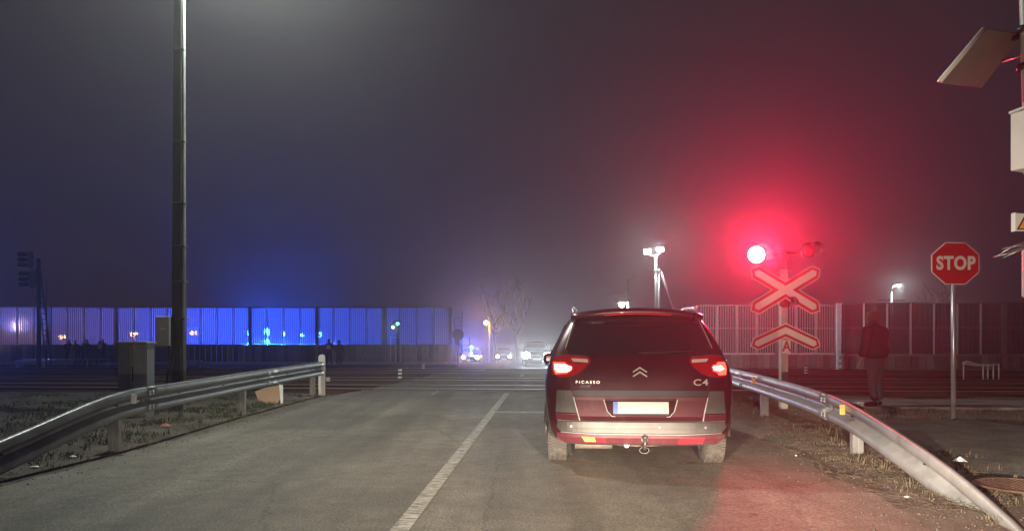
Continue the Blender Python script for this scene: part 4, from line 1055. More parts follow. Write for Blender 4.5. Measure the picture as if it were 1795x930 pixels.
def wheel(parent, x, y_, r=.325, w=.22, tread=False, side=1):
    pr = [(r * .62, -w / 2), (r * .93, -w / 2 + .004), (r * .985, -w / 2 + .025), (r, -w / 2 + .05), (r, w / 2 - .05), (r * .985, w / 2 - .025), (r * .93, w / 2 - .004), (r * .62, w / 2), (r * .62, -w / 2)]
    o = MB().lathe((0, 0, 0), pr, 40, 'X').build('wheel', M['rubber'], parent, 0, (x, y_, r))
    MB().lathe((0, 0, 0), [(.02, .05 * side), (r * .5, .07 * side), (r * .63, .09 * side), (r * .63, -.09 * side), (.02, -.085 * side)], 24, 'X').build('rim', M['rim'], o)
    if tread:
        tb = MB()
        for k in range(64):
            a = 2 * math.pi * k / 64
            for j, (x0_, x1_) in enumerate(((-.095, -.055), (-.045, -.005), (.005, .045), (.055, .095))):
                a2 = a + (.5 if j % 2 else 0) * 2 * math.pi / 64
                sk = .022 * (1 if j < 2 else -1) * (1 if j in (1, 2) else -.4)
                Mx = Matrix.Rotation(a2, 3, 'X')
                Mx2 = Mx @ Matrix.Rotation(sk * 18, 3, 'Z')
                c_ = Mx @ Vector((0, 0, r + .001)) + Vector(((x0_ + x1_) / 2, 0, 0))
                tb.box(c_, (x1_ - x0_, .020, .013), M=Mx2)
        tb.build('tread', M['rubber'], o, kind='stuff')
    return o

# --- the red people carrier waiting in front
RD = 7.02; RX = 1.222
t = thing('red_car', 'dark red people carrier seen from behind, waiting at the crossing', 'car', (RX, RD, 0), R(-4.3))
CL = [(.265, .74, .12, 4.30), (.29, .80, .03, 4.42), (.33, .84, .005, 4.47), (.42, .875, -.005, 4.50), (.50, .89, .0, 4.50), (.54, .90, .035, 4.48), (.70, .915, .075, 4.42), (.85, .92, .10, 4.25), (.95, .91, .12, 3.9),
      (1.05, .885, .15, 3.55), (1.15, .85, .20, 3.3), (1.30, .785, .30, 2.95), (1.43, .715, .40, 2.65), (1.51, .665, .46, 2.4), (1.555, .62, .52, 2.2), (1.585, .54, .62, 2.0), (1.60, .40, .78, 1.8)]
CAPD = .34
body = car_body(CL, CAPD, (.83, 3.55), M['carpaint'], t, 4, .37)
sf = surf_fn(CL, CAPD, 4)
# wheel wells so nothing shows through
MB().box((0, 2.2, .52), (1.25, 3.9, .45)).build('underbody', M['under'], t)
# tailgate glass
gl = [(-.60, 1.495), (-.50, 1.51), (-.25, 1.52), (.25, 1.52), (.50, 1.51), (.60, 1.495), (.70, 1.20), (.69, 1.145), (.45, 1.135), (-.45, 1.135), (-.69, 1.145), (-.70, 1.20)]
g_ = patch('rear_window', gl, sf, M['carglass'], t, .006, .02)
patch('wiper', [(-.02, 1.150), (.05, 1.14), (.52, 1.165), (.52, 1.18), (.05, 1.165)], sf, M['black'], t, .03, .012)
# spoiler and third brake light
sp2 = MB(); vs = []
for k in range(21):
    x = -.66 + 1.32 * k / 20; e = (x / .66) ** 2
    zt_ = 1.595 - .055 * e; yb = .36 + .10 * e ** 2
    for yy, zz in ((yb, zt_ - .045), (yb + .012, zt_ - .015), (yb + .10, zt_ + .008), (yb + .30, zt_ + .014 - .03 * e), (yb + .30, zt_ - .07), (yb + .06, zt_ - .065)): vs.append((x, yy, zz))
sp2.add(vs, [(k * 6 + i, k * 6 + (i + 1) % 6, (k + 1) * 6 + (i + 1) % 6, (k + 1) * 6 + i) for k in range(20) for i in range(6)] + [tuple(range(6)), tuple(20 * 6 + 5 - i for i in range(6))], True)
spo = sp2.build('spoiler', M['carpaint'], t)
bl = MB()
for k in range(12):
    x = -.335 + .67 * (k + .5) / 12; e = (x / .66) ** 2
    bl.box((x, .36 + .10 * e ** 2 + .004, 1.538 - .055 * e), (.054, .02, .013))
bl.build('high_brake_light', M['lens_red'], spo)
# tail lamps
TL = [(-.845, 1.095), (-.78, 1.13), (-.62, 1.125), (-.50, 1.115), (-.465, 1.08), (-.50, 1.03), (-.58, .96), (-.66, .925), (-.76, .915), (-.835, .94), (-.855, 1.0)]
for s_ in (-1, 1):
    tl = patch('tail_light', TL if s_ < 0 else mirror(TL), sf, M['lens_dark'], t, .018, .04, grid=.04)
    lit = [(-.835, 1.06), (-.72, 1.06), (-.715, 1.045), (-.665, 1.025), (-.67, .985), (-.70, .955), (-.81, .945), (-.83, .99)]
    if s_ < 0: patch('lit_lens', lit, sf, M['e_tail'], tl, .023, .006, grid=.04); patch('bulb', [(x * .985 - .0, 1.003 + (z - 1.003) * .62) for x, z in lit], sf, M['e_tailhot'], tl, .028, .004, grid=.04)
    else:
        lt = [(.69, 1.02), (.70, 1.035), (.74, 1.045), (.75, 1.065), (.825, 1.065), (.84, 1.0), (.825, .945), (.755, .94), (.74, .965), (.70, .98)]
        patch('lit_lens', lt, sf, M['e_tail'], tl, .023, .006, grid=.04); patch('bulb', [(.70, 1.02), (.78, 1.03), (.81, 1.0), (.77, .985), (.71, .99)], sf, M['e_tailhot'], tl, .028, .004, grid=.04)
    rv_ = [(-.66, 1.10), (-.50, 1.092), (-.495, 1.06), (-.64, 1.07)]
    patch('reversing_lens', rv_ if s_ < 0 else mirror(rv_), sf, M['lens_clear'], tl, .023, .006, grid=.04)
    ln = [(-.845, 1.101), (-.78, 1.137), (-.62, 1.132), (-.50, 1.122), (-.50, 1.115), (-.62, 1.125), (-.78, 1.13), (-.845, 1.094)]
    patch('chrome_edge', ln if s_ < 0 else mirror(ln), sf, M['cargrey'], tl, .022, .01, grid=.04)
# lower tailgate, handle strip, side blocks
patch('tailgate_lower', [(-.635, .735), (.635, .735), (.575, .515), (-.575, .515)], sf, M['carlow'], t, .010, .03)
patch('handle_strip', [(-.645, .795), (.645, .795), (.64, .742), (-.64, .742)], sf, M['vandark'], t, .018, .03)
patch('chrome_strip', [(-.36, .803), (.36, .803), (.36, .797), (-.36, .797)], sf, M['carpaint'], t, .030, .02)
rec = patch('plate_recess', [(-.345, .722), (.345, .722), (.315, .60), (.27, .555), (-.27, .555), (-.315, .60)], sf, M['carpaint'], t, .014, .02)
for s_ in (-1, 1):
    e_ = [(.345, .715), (.352, .70), (.32, .60), (.272, .548), (.24, .548), (.24, .552), (.27, .555), (.312, .60), (.342, .70)]
    patch('recess_edge', e_ if s_ > 0 else mirror(e_), sf, M['cab'], rec, .019, .008, grid=.1)
pl = MB().box((0, 0, 0), (.53, .012, .13)).build('number_plate', M['black'], t, .003, (0, sf(0, .64) - .035, .630), (R(-8), 0, 0))
MB().box((0, -.008, .005), (.52, .006, .11)).build('plate_face', M['plate'], pl); MB().box((-.24, -.0125, .005), (.045, .006, .108)).build('blue_band', M['eublue'], pl)
for s_ in (-1, 1):
    bp_ = [(-.80, .79), (-.655, .79), (-.60, .58), (-.81, .58)]
    patch('bumper_side', bp_ if s_ < 0 else mirror(bp_), sf, M['sidegrey'], t, .008, .03, grid=.04)
    rd_ = [(-.812, .572), (-.60, .572), (-.585, .512), (-.80, .512)]
    patch('bumper_corner', rd_ if s_ < 0 else mirror(rd_), sf, M['carlow'], t, .012, .03, grid=.04)
    ed_ = [(-.642, .73), (-.634, .73), (-.572, .51), (-.584, .51)]
    patch('gap_edge', ed_ if s_ < 0 else mirror(ed_), sf, M['cab'], t, .020, .012, grid=.1)
for s_ in (-1, 1):
    sm_ = [(.700, 1.14), (.706, 1.14), (.652, .80), (.645, .80)]
    patch('tailgate_seam', sm_ if s_ > 0 else mirror(sm_), sf, M['black'], t, .004, .01, grid=.08)
    sm_ = [(.712, 1.20), (.718, 1.20), (.625, 1.50), (.618, 1.50)]
    patch('window_trim', sm_ if s_ > 0 else mirror(sm_), sf, M['cab'], t, .010, .012, grid=.06)
# bumper
patch('bumper_strip', [(-.79, .502), (.79, .502), (.80, .45), (.76, .405), (.40, .393), (-.40, .393), (-.76, .405), (-.80, .45)], sf, M['cargrey'], t, .022, .04)
patch('bumper_lip', [(-.79, .512), (.79, .512), (.79, .507), (-.79, .507)], sf, M['sign_grey'], t, .030, .03)
patch('bumper_crease', [(-.76, .400), (-.40, .388), (.40, .388), (.76, .400), (.76, .394), (.40, .382), (-.40, .382), (-.76, .394)], sf, M['sign_grey'], t, .020, .02)
lowp = [(-.80, .39), (-.40, .378), (.40, .378), (.80, .39), (.79, .33), (.72, .290), (-.72, .290), (-.79, .33)]
patch('bumper_lower', lowp, sf, M['carlow'], t, .012, .03)
patch('bottom_edge', [(-.70, .287), (.70, .287), (.70, .278), (-.70, .278)], sf, M['sign_grey'], t, .014, .03)
for x in (-.66, -.23, .17, .60):
    MB().cyl((x, sf(x, .455) - .024, .455), (x, sf(x, .455) - .012, .455), .012, n=12).build('parking_sensor', M['vangrey'], t)
for i_, (x, z) in enumerate(((.50, .47), (.56, .47))): pass
patch('towing_cover', [(.52, .48), (.58, .48), (.58, .415), (.52, .415)], sf, M['cargrey'], t, .026, .01)
patch('reflector', [(-.56, .36), (-.44, .355), (-.425, .31), (-.53, .31)], sf, M['amber'], t, .020, .012, label='amber reflector')
patch('reflector', [(-.43, .353), (-.34, .35), (-.33, .306), (-.415, .308)], sf, M['refl_red'], t, .020, .012)
patch('reflector', [(.36, .345), (.465, .35), (.45, .302), (.345, .30)], sf, M['refl_red'], t, .020, .012)
patch('reflector', [(.475, .35), (.59, .352), (.57, .305), (.458, .302)], sf, M['refl_red'], t, .020, .012)
# badges
for dz in (0, -.042):
    cv = [(-.068, .975 + dz), (0, 1.02 + dz), (.068, .975 + dz), (.066, .964 + dz), (0, 1.005 + dz), (-.066, .964 + dz)]
    patch('chevron_badge', cv, sf, M['badge'], t, .016, .012, grid=.1)
tm = text_mesh('PICASSO', .038, .002, .0005, 1.15, 1.5); tm.materials.append(M['badge']); place(tm, 'badge_lettering', t, (-.50, sf(-.50, .87) - .008, .870), (R(86), 0, R(-5)))
tm = text_mesh('C4', .085, .003, .001, 1.35, 1.15); tm.materials.append(M['badge']); place(tm, 'badge_lettering', t, (.575, sf(.575, .87) - .008, .870), (R(86), 0, R(7)))
patch('small_badge', [(-.57, .845), (-.475, .845), (-.48, .82), (-.575, .82)], sf, M['chrome'], t, .008, .01, grid=.1)
# tow bar, exhaust, silencer, axle
MB().cyl((.03, -.02, .34), (.03, .02, .34), .032, n=14).build('tow_socket', M['black'], t)
MB().tube([(.03, .10, .25), (.03, -.03, .25), (.03, -.07, .28), (.03, -.075, .345)], .016).sphere((.03, -.075, .365), .025, 12).build('tow_hook', M['cargrey'], t)
MB().tube([(.03 + .045 * math.sin(a), .0, .235 + .03 * math.cos(a)) for a in [R(30 * i) for i in range(13)]], .004, 6).build('tow_loop', M['dkgrey'], t)
MB().cyl((-.13, .06, .275), (-.13, .35, .28), .028, n=16).build('exhaust_pipe', M['chrome'], t)
MB().cyl((-.62, .42, .27), (-.25, .42, .27), .085, n=18).build('silencer', M['under'], t)
MB().cyl((-.75, .83, .30), (.75, .83, .30), .035, n=10).cyl((.42, .55, .26), (.62, .80, .25), .05, n=10).cyl((-.42, .55, .26), (-.62, .80, .25), .05, n=10).box((.52, .5, .26), (.3, .08, .06)).build('rear_axle', M['under'], t)
MB().tube([(-.30, .2, .275), (0, .22, .255), (.30, .2, .275)], .02).build('cross_member', M['under'], t)
for x in (-.80, .80):
    for yy in (.83, 3.55): wheel(t, x, yy, .325, .215, yy < 1, 1 if x > 0 else -1)
# roof rails, mirrors, side windows, wheel arch edges
for s_ in (-1, 1):
    MB().tube([(s_ * .60, .62, 1.585), (s_ * .63, .72, 1.615), (s_ * .63, 1.4, 1.635), (s_ * .62, 2.05, 1.60)], .014).build('roof_rail', M['galv_clean'], t)
    mi = MB().box((s_ * .93, 2.95, 1.03), (.18, .12, .14)).build('door_mirror', M['carpaint'], t, .04)
    pts = [(.62, 1.14), (.92, 1.44), (1.6, 1.50), (2.3, 1.44), (2.95, 1.15)]
    vs = []
    for yy, z in pts:
        w = interp([(a[0], a[1]) for a in CL], z); vs.append((s_ * (w * 1.012 + .006), yy, z))
    for yy, z in pts:
        w = interp([(a[0], a[1]) for a in CL], z); vs.append((s_ * (w * 1.0 - .02), yy, z))
    MB().add(vs, []) if False else None
    m_ = MB(); m_.add(vs, [(0, 1, 2, 3, 4), (9, 8, 7, 6, 5)] + [(i, 5 + i, 5 + (i + 1) % 5, (i + 1) % 5) for i in range(5)]); m_.build('side_window', M['carglass'], t)
    for wy in (.83, 3.55):
        a_ = [(s_ * (.912 if a < 20 or a > 160 else .922), wy + .385 * math.cos(R(a)), .32 + .385 * math.sin(R(a))) for a in range(0, 181, 12)]
        MB().tube(a_, .012, 8).build('arch_trim', M['cargrey'], t)
ws = [(-.70, 1.10), (.70, 1.10), (.56, 1.48), (-.56, 1.48)]
patch('windscreen', ws, sf, M['carglass'], t, .006, .02, front=True)
for s_ in (-1, 1):
    hl = [(-.82, .78), (-.55, .74), (-.52, .64), (-.80, .66)]
    patch('headlight', hl if s_ < 0 else mirror(hl), sf, M['lens_clear'], t, .01, .03, front=True)

# --- far oncoming cars: built facing the camera (front at low y)
def glare(x, D, z, power, col):
    lamp('oncoming_main_beam', (x, D - .4, z), power, col, .08, 34, (0, 0, 1.3), 1.0)
def far_car(name, label, u, D, levels, wr, paint, lamps_mat, hx, hz, lamp_r, power, col, group, cat='car', beacon=False, yaw=0, plate=True, stripe=None, X=None, L=4.3):
    x = (P(u, 0, D).x if X is None else X)
    t = thing(name, label, cat, (x, D, gz(D)), yaw, group)
    car_body(levels, .25, (.8, L - .9), paint, t, 4, wr + .04)
    f = surf_fn(levels, .25, 4)
    for yy in (.8, L - .9):
        for s_ in (-1, 1): wheel(t, s_ * (levels[3][1] - .12), yy, wr, .2, False, s_)
    zt_ = levels[-1][0]; wz = [l for l in levels]
    zb_ = .62 * zt_; w1 = interp(levels, zb_)[0] * .84; w2 = interp(levels, zt_ * .93)[0] * .86
    patch('windscreen', [(-w1, zb_), (w1, zb_), (w2, zt_ * .93), (-w2, zt_ * .93)], f, M['carglass'], t, .008, .02, grid=.1)
    patch('grille', [(-.4, hz - .02), (.4, hz - .02), (.36, hz - .14), (-.36, hz - .14)], f, M['black'], t, .01, .02, grid=.1)
    if plate: patch('number_plate', [(-.26, hz - .16), (.26, hz - .16), (.26, hz - .27), (-.26, hz - .27)], f, M['plate'], t, .02, .02, grid=.2)
    for s_ in (-1, 1):
        h_ = MB().lathe((s_ * hx, f(s_ * hx, hz) - .01, hz), [(.001, -.04), (lamp_r * .7, -.03), (lamp_r, 0), (lamp_r, .06)], 18, 'Y').build('headlight', lamps_mat, t)
        mi = MB().box((s_ * (levels[4][1] + .1), 1.45, zb_ + .05), (.18, .1, .13)).build('door_mirror', paint, t, .03)
        if power: 
            cy_, sy_ = math.cos(yaw), math.sin(yaw)
            glare(x + s_ * hx, D, gz(D) + hz, power, col)
    if stripe: patch('red_roof_strip', [(-w2, zt_ * .985), (w2, zt_ * .985), (w2, zt_ * .945), (-w2, zt_ * .945)], f, stripe, t, .012, .02, grid=.1)
    if beacon:
        MB().box((0, 1.9, zt_ + .03), (1.1, .25, .06)).build('light_bar', M['dkgrey'], t, .02)
        MB().box((0, 1.9, zt_ + .12), (.26, .24, .13)).build('beacon', M['e_blue'], t, .03)
        lamp('beacon_light', (x, D + 1.4, gz(D) + zt_ + .42), 3000, (.05, .12, 1), .12)
    return t
SED = [(.22, .74, .10, 4.1), (.30, .82, .0, 4.2), (.45, .86, 0, 4.25), (.65, .88, .06, 4.25), (.82, .87, .35, 4.2), (.92, .84, .9, 4.05), (1.05, .76, 1.15, 3.8), (1.25, .68, 1.45, 3.6), (1.38, .60, 1.75, 3.3), (1.43, .45, 2.0, 3.0)]
SUV = [(.25, .78, .08, 4.2), (.34, .86, .0, 4.3), (.55, .90, 0, 4.35), (.80, .91, .06, 4.35), (.98, .90, .4, 4.3), (1.08, .86, .9, 4.2), (1.2, .80, 1.15, 4.1), (1.42, .72, 1.4, 3.95), (1.56, .64, 1.65, 3.7), (1.62, .48, 1.9, 3.4)]
VAN = [(.28, .84, .06, 5.3), (.40, .94, .0, 5.4), (.65, .97, 0, 5.4), (.95, .98, .06, 5.4), (1.15, .98, .4, 5.4), (1.3, .97, .8, 5.4), (1.7, .95, 1.15, 5.38), (2.05, .91, 1.4, 5.35), (2.25, .85, 1.6, 5.3), (2.33, .70, 1.8, 5.2)]
far_car('police_car', 'far police car with warm headlights and a blue beacon facing the crossing', 824, 64, SED, .31, M['vandark'], M['e_warm'], .60, .64, .17, 1000, (1, .60, .30), 'cars waiting beyond the crossing', beacon=True)
far_car('oncoming_car', 'small dark car with round headlights far down the road', 883, 76, SED, .31, M['vandark'], M['e_head'], .60, .62, .16, 500, (1, .9, .75), 'cars waiting beyond the crossing')
far_car('oncoming_car', 'dark car with dazzling headlights and a red strip along its roof', 941, 47, SUV, .33, M['vangrey'], M['e_head'], .66, .72, .23, 1300, (.85, 1, .97), 'cars waiting beyond the crossing', stripe=M['refl_red'])
# vehicles behind the left wall, seen through its panels
specs = [(450, 63.2, 'white emergency van behind the blue wall, the one farther from the road', 'emergency_van'),
         (545, 63.6, 'white emergency van behind the blue wall nearest the road', 'emergency_van')]
for k_, (u, D, lb, nm) in enumerate(specs):
    x = P(u, 0, D).x
    t = thing(nm, lb, 'van', (x - 2.2, D, gz(D)), R(-90), 'emergency vans behind the blue wall')
    car_body(VAN, .2, (1.0, 4.3), M['vanwhite'], t, 5, .40)
    f = surf_fn(VAN, .2, 5)
    patch('windscreen', [(-.8, 1.35), (.8, 1.35), (.72, 2.0), (-.72, 2.0)], f, M['carglass'], t, .01, .02, grid=.1)
    for yy in (1.0, 4.3):
        for s_ in (-1, 1): wheel(t, s_ * .87, yy, .36, .22, False, s_)
    MB().box((-.975, 2.2, 1.6), (.03, 1.2, .55)).build('side_window', M['carglass'], t)
    MB().box((-.99, 3.4, .95), (.02, 3.2, .16)).build('side_stripe', M['refl_red'], t)
# unseen van added beyond the left edge so its lamps streak the wall posts
t = dup([o for o in bpy.data.objects if o.name == 'emergency_van'][0], (-41.0, 45.5, gz(45.5)), R(-60), 'unseen white van added beyond the left edge to light the wall posts')
for nm, z, pw, col, mt_ in (('beacon', 2.25, 3200, (.03, .13, 1), 'e_blue'), ('beacon', 1.42, 1800, (.03, .16, 1), 'e_blue'), ('added_warm_lamp', 2.9, 350, (1, .55, .25), 'e_warm')):
    MB().cyl((0, .1, z - .06), (0, .1, z + .06), .09, n=14).build(nm, M[mt_], t)
    lamp('added_van_light', (-40.7, 45.0, gz(45.5) + z), pw, col, .10)
# blue lamps added behind the wall, standing in for blue reflections on its posts
bl = [(437, 583, 4600), (468, 581, 6600), (497, 585, 2000), (530, 587, 2000), (560, 586, 2800)]
for i, (u, v, pw) in enumerate(bl):
    D = 60.5; c = P(u, v, D)
    where = ['leftmost of the five added blue lamps, beside the brightest one', 'brightest of the five added blue lamps glowing through the wall', 'middle one of the five added blue lamps behind the wall',
             'fourth of the five added blue lamps, counted towards the road', 'last of the five added blue lamps, nearest the road'][i]
    t = thing('glint_lamp', where, 'beacon', (c.x, D, gz(D)), 0, 'blue lamps added behind the wall')
    z = c.z - gz(D); r = .17 if i == 1 else .13 if i in (0, 4) else .09
    MB().cyl((0, 0, -.05), (0, 0, z - .12), .035, n=8).lathe((0, 0, 0), [(.02, .06), (.28, .03), (.3, -.05)], 12).build('stand', M['dkgrey'], t)
    MB().sphere((0, 0, z), r * 1.7, 14).build('lamp', M['e_bluehot'], t)
    if i < 2: MB().sphere((0, 0, z - .80), r * 1.3, 14).build('lower_glint_lamp', M['e_bluehot'], t)
    lamp('beacon_light', (c.x, D - .55, c.z), pw, (.02, .065, 1), .1)
for i, (u, v) in enumerate(((110, 590), (235, 585), (340, 583))):
    D = 60; c = P(u, v, D)
    t = thing('work_light', ['leftmost warm lamp shining through the blue wall', 'middle warm lamp shining through the blue wall beside the cabinet', 'warm lamp shining through the wall right of the dark pole'][i], 'lamp', (c.x, D, gz(D)), 0, 'warm lamps behind the wall')
    z = c.z - gz(D)
    MB().cyl((-.3, 0, 0), (0, 0, z), .03, n=8).cyl((.3, 0, 0), (0, 0, z), .03, n=8).cyl((0, .3, 0), (0, 0, z), .03, n=8).build('tripod', M['dkgrey'], t)
    MB().sphere((-.16, 0, z), .17, 14).sphere((.18, 0, z + .02), .13, 14).build('lamp_face', M['e_amberhot'], t)
    lamp('work_light_glow', (c.x, D - .45, c.z), 200, (1, .5, .2), .1)
# green signal at the wall end
D = 52.3
c = P(697, 567, D); t = thing('small_signal', 'small green signal lamp with a white light standing before the left wall', 'signal', (c.x, D, gz(D)))
z = c.z - gz(D); MB().cyl((0, .1, -.05), (0, .1, z), .04, n=8).build('post', M['dkgrey'], t); MB().box((-.1, .12, z - .08), (.5, .1, .6)).build('head', M['dkgrey'], t, .03)
MB().sphere((0, 0, z), .12, 12).build('green_lens', M['e_green'], t); MB().sphere((-.33, 0, z - .25), .07, 12).build('white_lens', M['e_white'], t)
# white frame hanging on wall
c = P(693, 598, 52.4); t = thing('goal_frame', 'thin white rectangular frame standing in front of the left wall panels', 'frame', (c.x, 52.4, gz(52.4)))
z = c.z - gz(52.4)
for dx, dz, w, h in ((-.33, 0, .04, .62), (.05, 0, .04, .62), (.36, 0, .04, .62)): MB().box((dx, 0, z / 2 + dz + .15), (w, .04, z + .3)).build('upright', M['white'], t)
MB().box((0, .003, z + .30), (.76, .03, .05)).build('top_bar', M['white'], t)
# pale tarpaulin behind dark wall
c = P(1494, 592, 39); z0 = gz(39)
t = thing('pale_sheet', 'pale pointed sheet hung behind the dark wall left of the standing man', 'sheet', (c.x, 39, z0))
MB().plate([(-.38, .0), (.36, -.02), (.40, .50), (.22, .62), (.02, 1.15), (-.12, .95), (-.32, .55)], -.02, .02).build('cloth', M['white'], t, 0, (0, 0, 1.1)); MB().cyl((0, .05, -.1), (0, .05, 2.2), .03, n=8).build('pole', M['galv'], t)

# trestle on the right, hand rail on the left
p = P(1721, 655, 26); p.z = gz(26)
t = thing('trestle_barrier', 'white sagging trestle barrier on legs before the dark wall', 'trestle', (p.x, 26, gz(26)), R(3))
h0 = CAMH - (636 - HZ) / F * 26
MB().tube([(-.66, 0, h0 + .02), (-.55, 0, h0 + .06), (-.1, 0, h0 - .06), (.3, 0, h0 - .08), (.62, 0, h0 - .02)], .03, 8).build('rail', M['white'], t)
MB().tube([(-.62, .12, h0), (-.1, .12, h0 - .10), (.6, .12, h0 - .06)], .02, 8).build('rail', M['white'], t)
for x in (-.66, .05, .22, .42, .62): MB().cyl((x, 0, -.35), (x, 0, h0 - .03), .022, n=8).build('leg', M['white'], t)
t = thing('hand_rail', 'low white hand rail in front of the workers by the blue wall', 'hand rail', (XW(40, 48), 48, gz(48)))
Lh = XW(190, 48) - XW(40, 48)
MB().tube([(0, 0, .46), (Lh, 0, .46)], .03).build('rail', M['galv_clean'], t)
for k_ in range(5): MB().cyl((Lh * k_ / 4, 0, -.1), (Lh * k_ / 4, 0, .46), .025, n=8).build('post', M['galv_clean'], t)
t = thing('white_bench', 'white flat bench at the far left foot of the blue wall', 'bench', (XW(55, 46), 46, gz(46)))
MB().box((0, 0, .42), (1.9, .4, .06)).build('seat', M['white'], t, .01)
for x in (-.8, .8): MB().box((x, 0, .19), (.06, .35, .44)).build('leg', M['galv_clean'], t)
t = thing('white_bench', 'white bench half hidden by the dark lamp pole beside the wall foot', 'bench', (XW(335, 46), 46, gz(46)))
MB().box((0, 0, .42), (1.3, .4, .06)).build('seat', M['white'], t, .01)
for x in (-.5, .5): MB().box((x, 0, .19), (.06, .35, .44)).build('leg', M['galv_clean'], t)

# drain grate at the bottom right
p = G(1785, 868)
t = thing('drain_grate', 'round iron drain grate in the path at the lower right corner', 'drain', (p.x + .03, p.y, .078), 0)
MB().lathe((0, 0, 0), [(.30, 0), (.30, .012), (.34, .012), (.35, 0)], 28).build('ring', M['rust'], t)
for k_ in range(-5, 6):
    w = math.sqrt(.29 ** 2 - (k_ * .05) ** 2); MB().box((k_ * .05, 0, .006), (.022, 2 * w, .010)).build('bar', M['rust'], t)

# ------------------------------------------------------------------ people
def skin(name, verts, edges, radii, m, parent, sub=2, root=0):
    me = bpy.data.meshes.new(name); me.from_pydata(verts, edges, []); o = bpy.data.objects.new(name, me); C.objects.link(o)
    sk = o.modifiers.new('skin', 'SKIN'); sk.use_smooth_shade = True
    if not me.skin_vertices: 
        bm = bmesh.new(); bm.from_mesh(me); bm.verts.layers.skin.verify(); bm.to_mesh(me); bm.free()
    for i, r in enumerate(radii):
        s_ = me.skin_vertices[0].data[i]; s_.radius = r if isinstance(r, tuple) else (r, r); s_.use_root = (i == root)
    su = o.modifiers.new('sub', 'SUBSURF'); su.levels = sub; su.render_levels = sub
    bake(o); o.data.materials.clear(); o.data.materials.append(m); o.parent = parent; o.name = name
    for p_ in o.data.polygons: p_.use_smooth = True
    return o
def person(label, loc, rz, pose, near=False, mats=None, group=None, helmet=False, vest=False, stride=.1, bend=0):
    """a standing figure 1.78 m tall, facing local -y"""
    t = thing('person', label, 'person', loc, rz, group)
    mt = dict(jacket=M['jacket'], trousers=M['jeans'], hood=M['hood']); mt.update(mats or {})
    lx, rx = -.10 - stride * .3, .11 + stride * .3; fy = stride
    by = -bend
    hand = {'down': lambda s_: ((s_ * .26, -.02 + by * .3, 1.12), (s_ * .27, -.10 + by * .4, .86)),
            'front': lambda s_: ((s_ * .28, -.02 + by * .3, 1.14), (s_ * .15, -.26 + by * .5, 1.08)),
            'up': lambda s_: ((s_ * .28, -.08 + by * .3, 1.18), (s_ * .14, -.30 + by * .5, 1.42))}
    sh = 1.42
    # body: pelvis, spine, neck, head, arms, legs in one surface
    V = [(0, 0, .95), (0, by * .2, 1.15), (0, by * .5, 1.35), (0, by * .7 - .01, 1.50), (0, by * .8 - .03, 1.60), (0, by * .85 - .045, 1.68), (0, by * .85 - .03, 1.75)]
    E = [(0, 1), (1, 2), (2, 3), (3, 4), (4, 5), (5, 6)]; Rr = [(.15, .11), (.14, .10), (.16, .105), (.055, .055), (.078, .088), (.082, .095), (.05, .06)]
    hands = []
    for s_, ps in ((-1, pose[0]), (1, pose[1])):
        el, ha = hand[ps](s_); b_ = len(V)
        V += [(s_ * .18, by * .5, 1.41), el, ha]; E += [(2, b_), (b_, b_ + 1), (b_ + 1, b_ + 2)]; Rr += [.06, .042, .027]
        hands.append((s_, Vector(el), Vector(ha)))
    feet = []
    for s_, x, dy in ((-1, lx, -fy * .5), (1, rx, fy * .5)):
        b_ = len(V); V += [(s_ * .09, 0, .88), ((x + s_ * .09) / 2 + s_ * .01, dy * .5 - .02, .50), (x, dy + .02, .09)]; E += [(0, b_), (b_, b_ + 1), (b_ + 1, b_ + 2)]; Rr += [.085, .058, .04]
        feet.append((s_, x, dy))
    skin('body', V, E, Rr, M['skin'], t, 1 if not near else 2)
    # jacket
    J = [(0, 0, .84), (0, by * .15, 1.0), (0, by * .3, 1.2), (0, by * .5, 1.38), (0, by * .6, 1.46), (0, by * .75 - .01, 1.55)]; JE = [(0, 1), (1, 2), (2, 3), (3, 4), (4, 5)]
    kb = 1.30 if near else 1.0
    JR = [(.20 * kb, .15 * kb), (.205 * kb, .155 * kb), (.20 * kb, .15 * kb), (.205 * kb, .145 * kb), (.13, .11), (.10, .095)]
    for s_, el, ha in hands:
        b_ = len(J); J += [(s_ * .20, by * .5, 1.40), tuple(el), tuple(el.lerp(ha, .85))]; JE += [(3, b_), (b_, b_ + 1), (b_ + 1, b_ + 2)]; JR += [.085 * kb, .068 * kb, .05 * kb]
    jk = skin('jacket', J, JE, JR, mt['jacket'], t, 2)
    # trousers
    T = [(0, 0, 1.0), (0, 0, .88)]; TE = [(0, 1)]; TR = [(.15, .11), (.175, .13)]
    for s_, x, dy in feet:
        b_ = len(T); T += [(s_ * .09, 0, .80), ((x + s_ * .09) / 2 + s_ * .01, dy * .5 - .02, .48), (x, dy + .02, .10)]; TE += [(1, b_), (b_, b_ + 1), (b_ + 1, b_ + 2)]; TR += [.105, .082, .072]
    skin('trousers', T, TE, TR, mt['trousers'], t, 2)
    for s_, x, dy in feet:
        skin('shoe', [(x, dy + .07, .05), (x, dy, .055), (x + s_ * .02, dy - .14, .035), (x + s_ * .02, dy - .19, .03)], [(0, 1), (1, 2), (2, 3)], [(.045, .04), (.05, .05), (.05, .035), (.03, .02)], M['black'], t, 1)
    hp = Vector((0, by * .85 - .035, 1.66))
    kh = 1.14 if near else 1.0
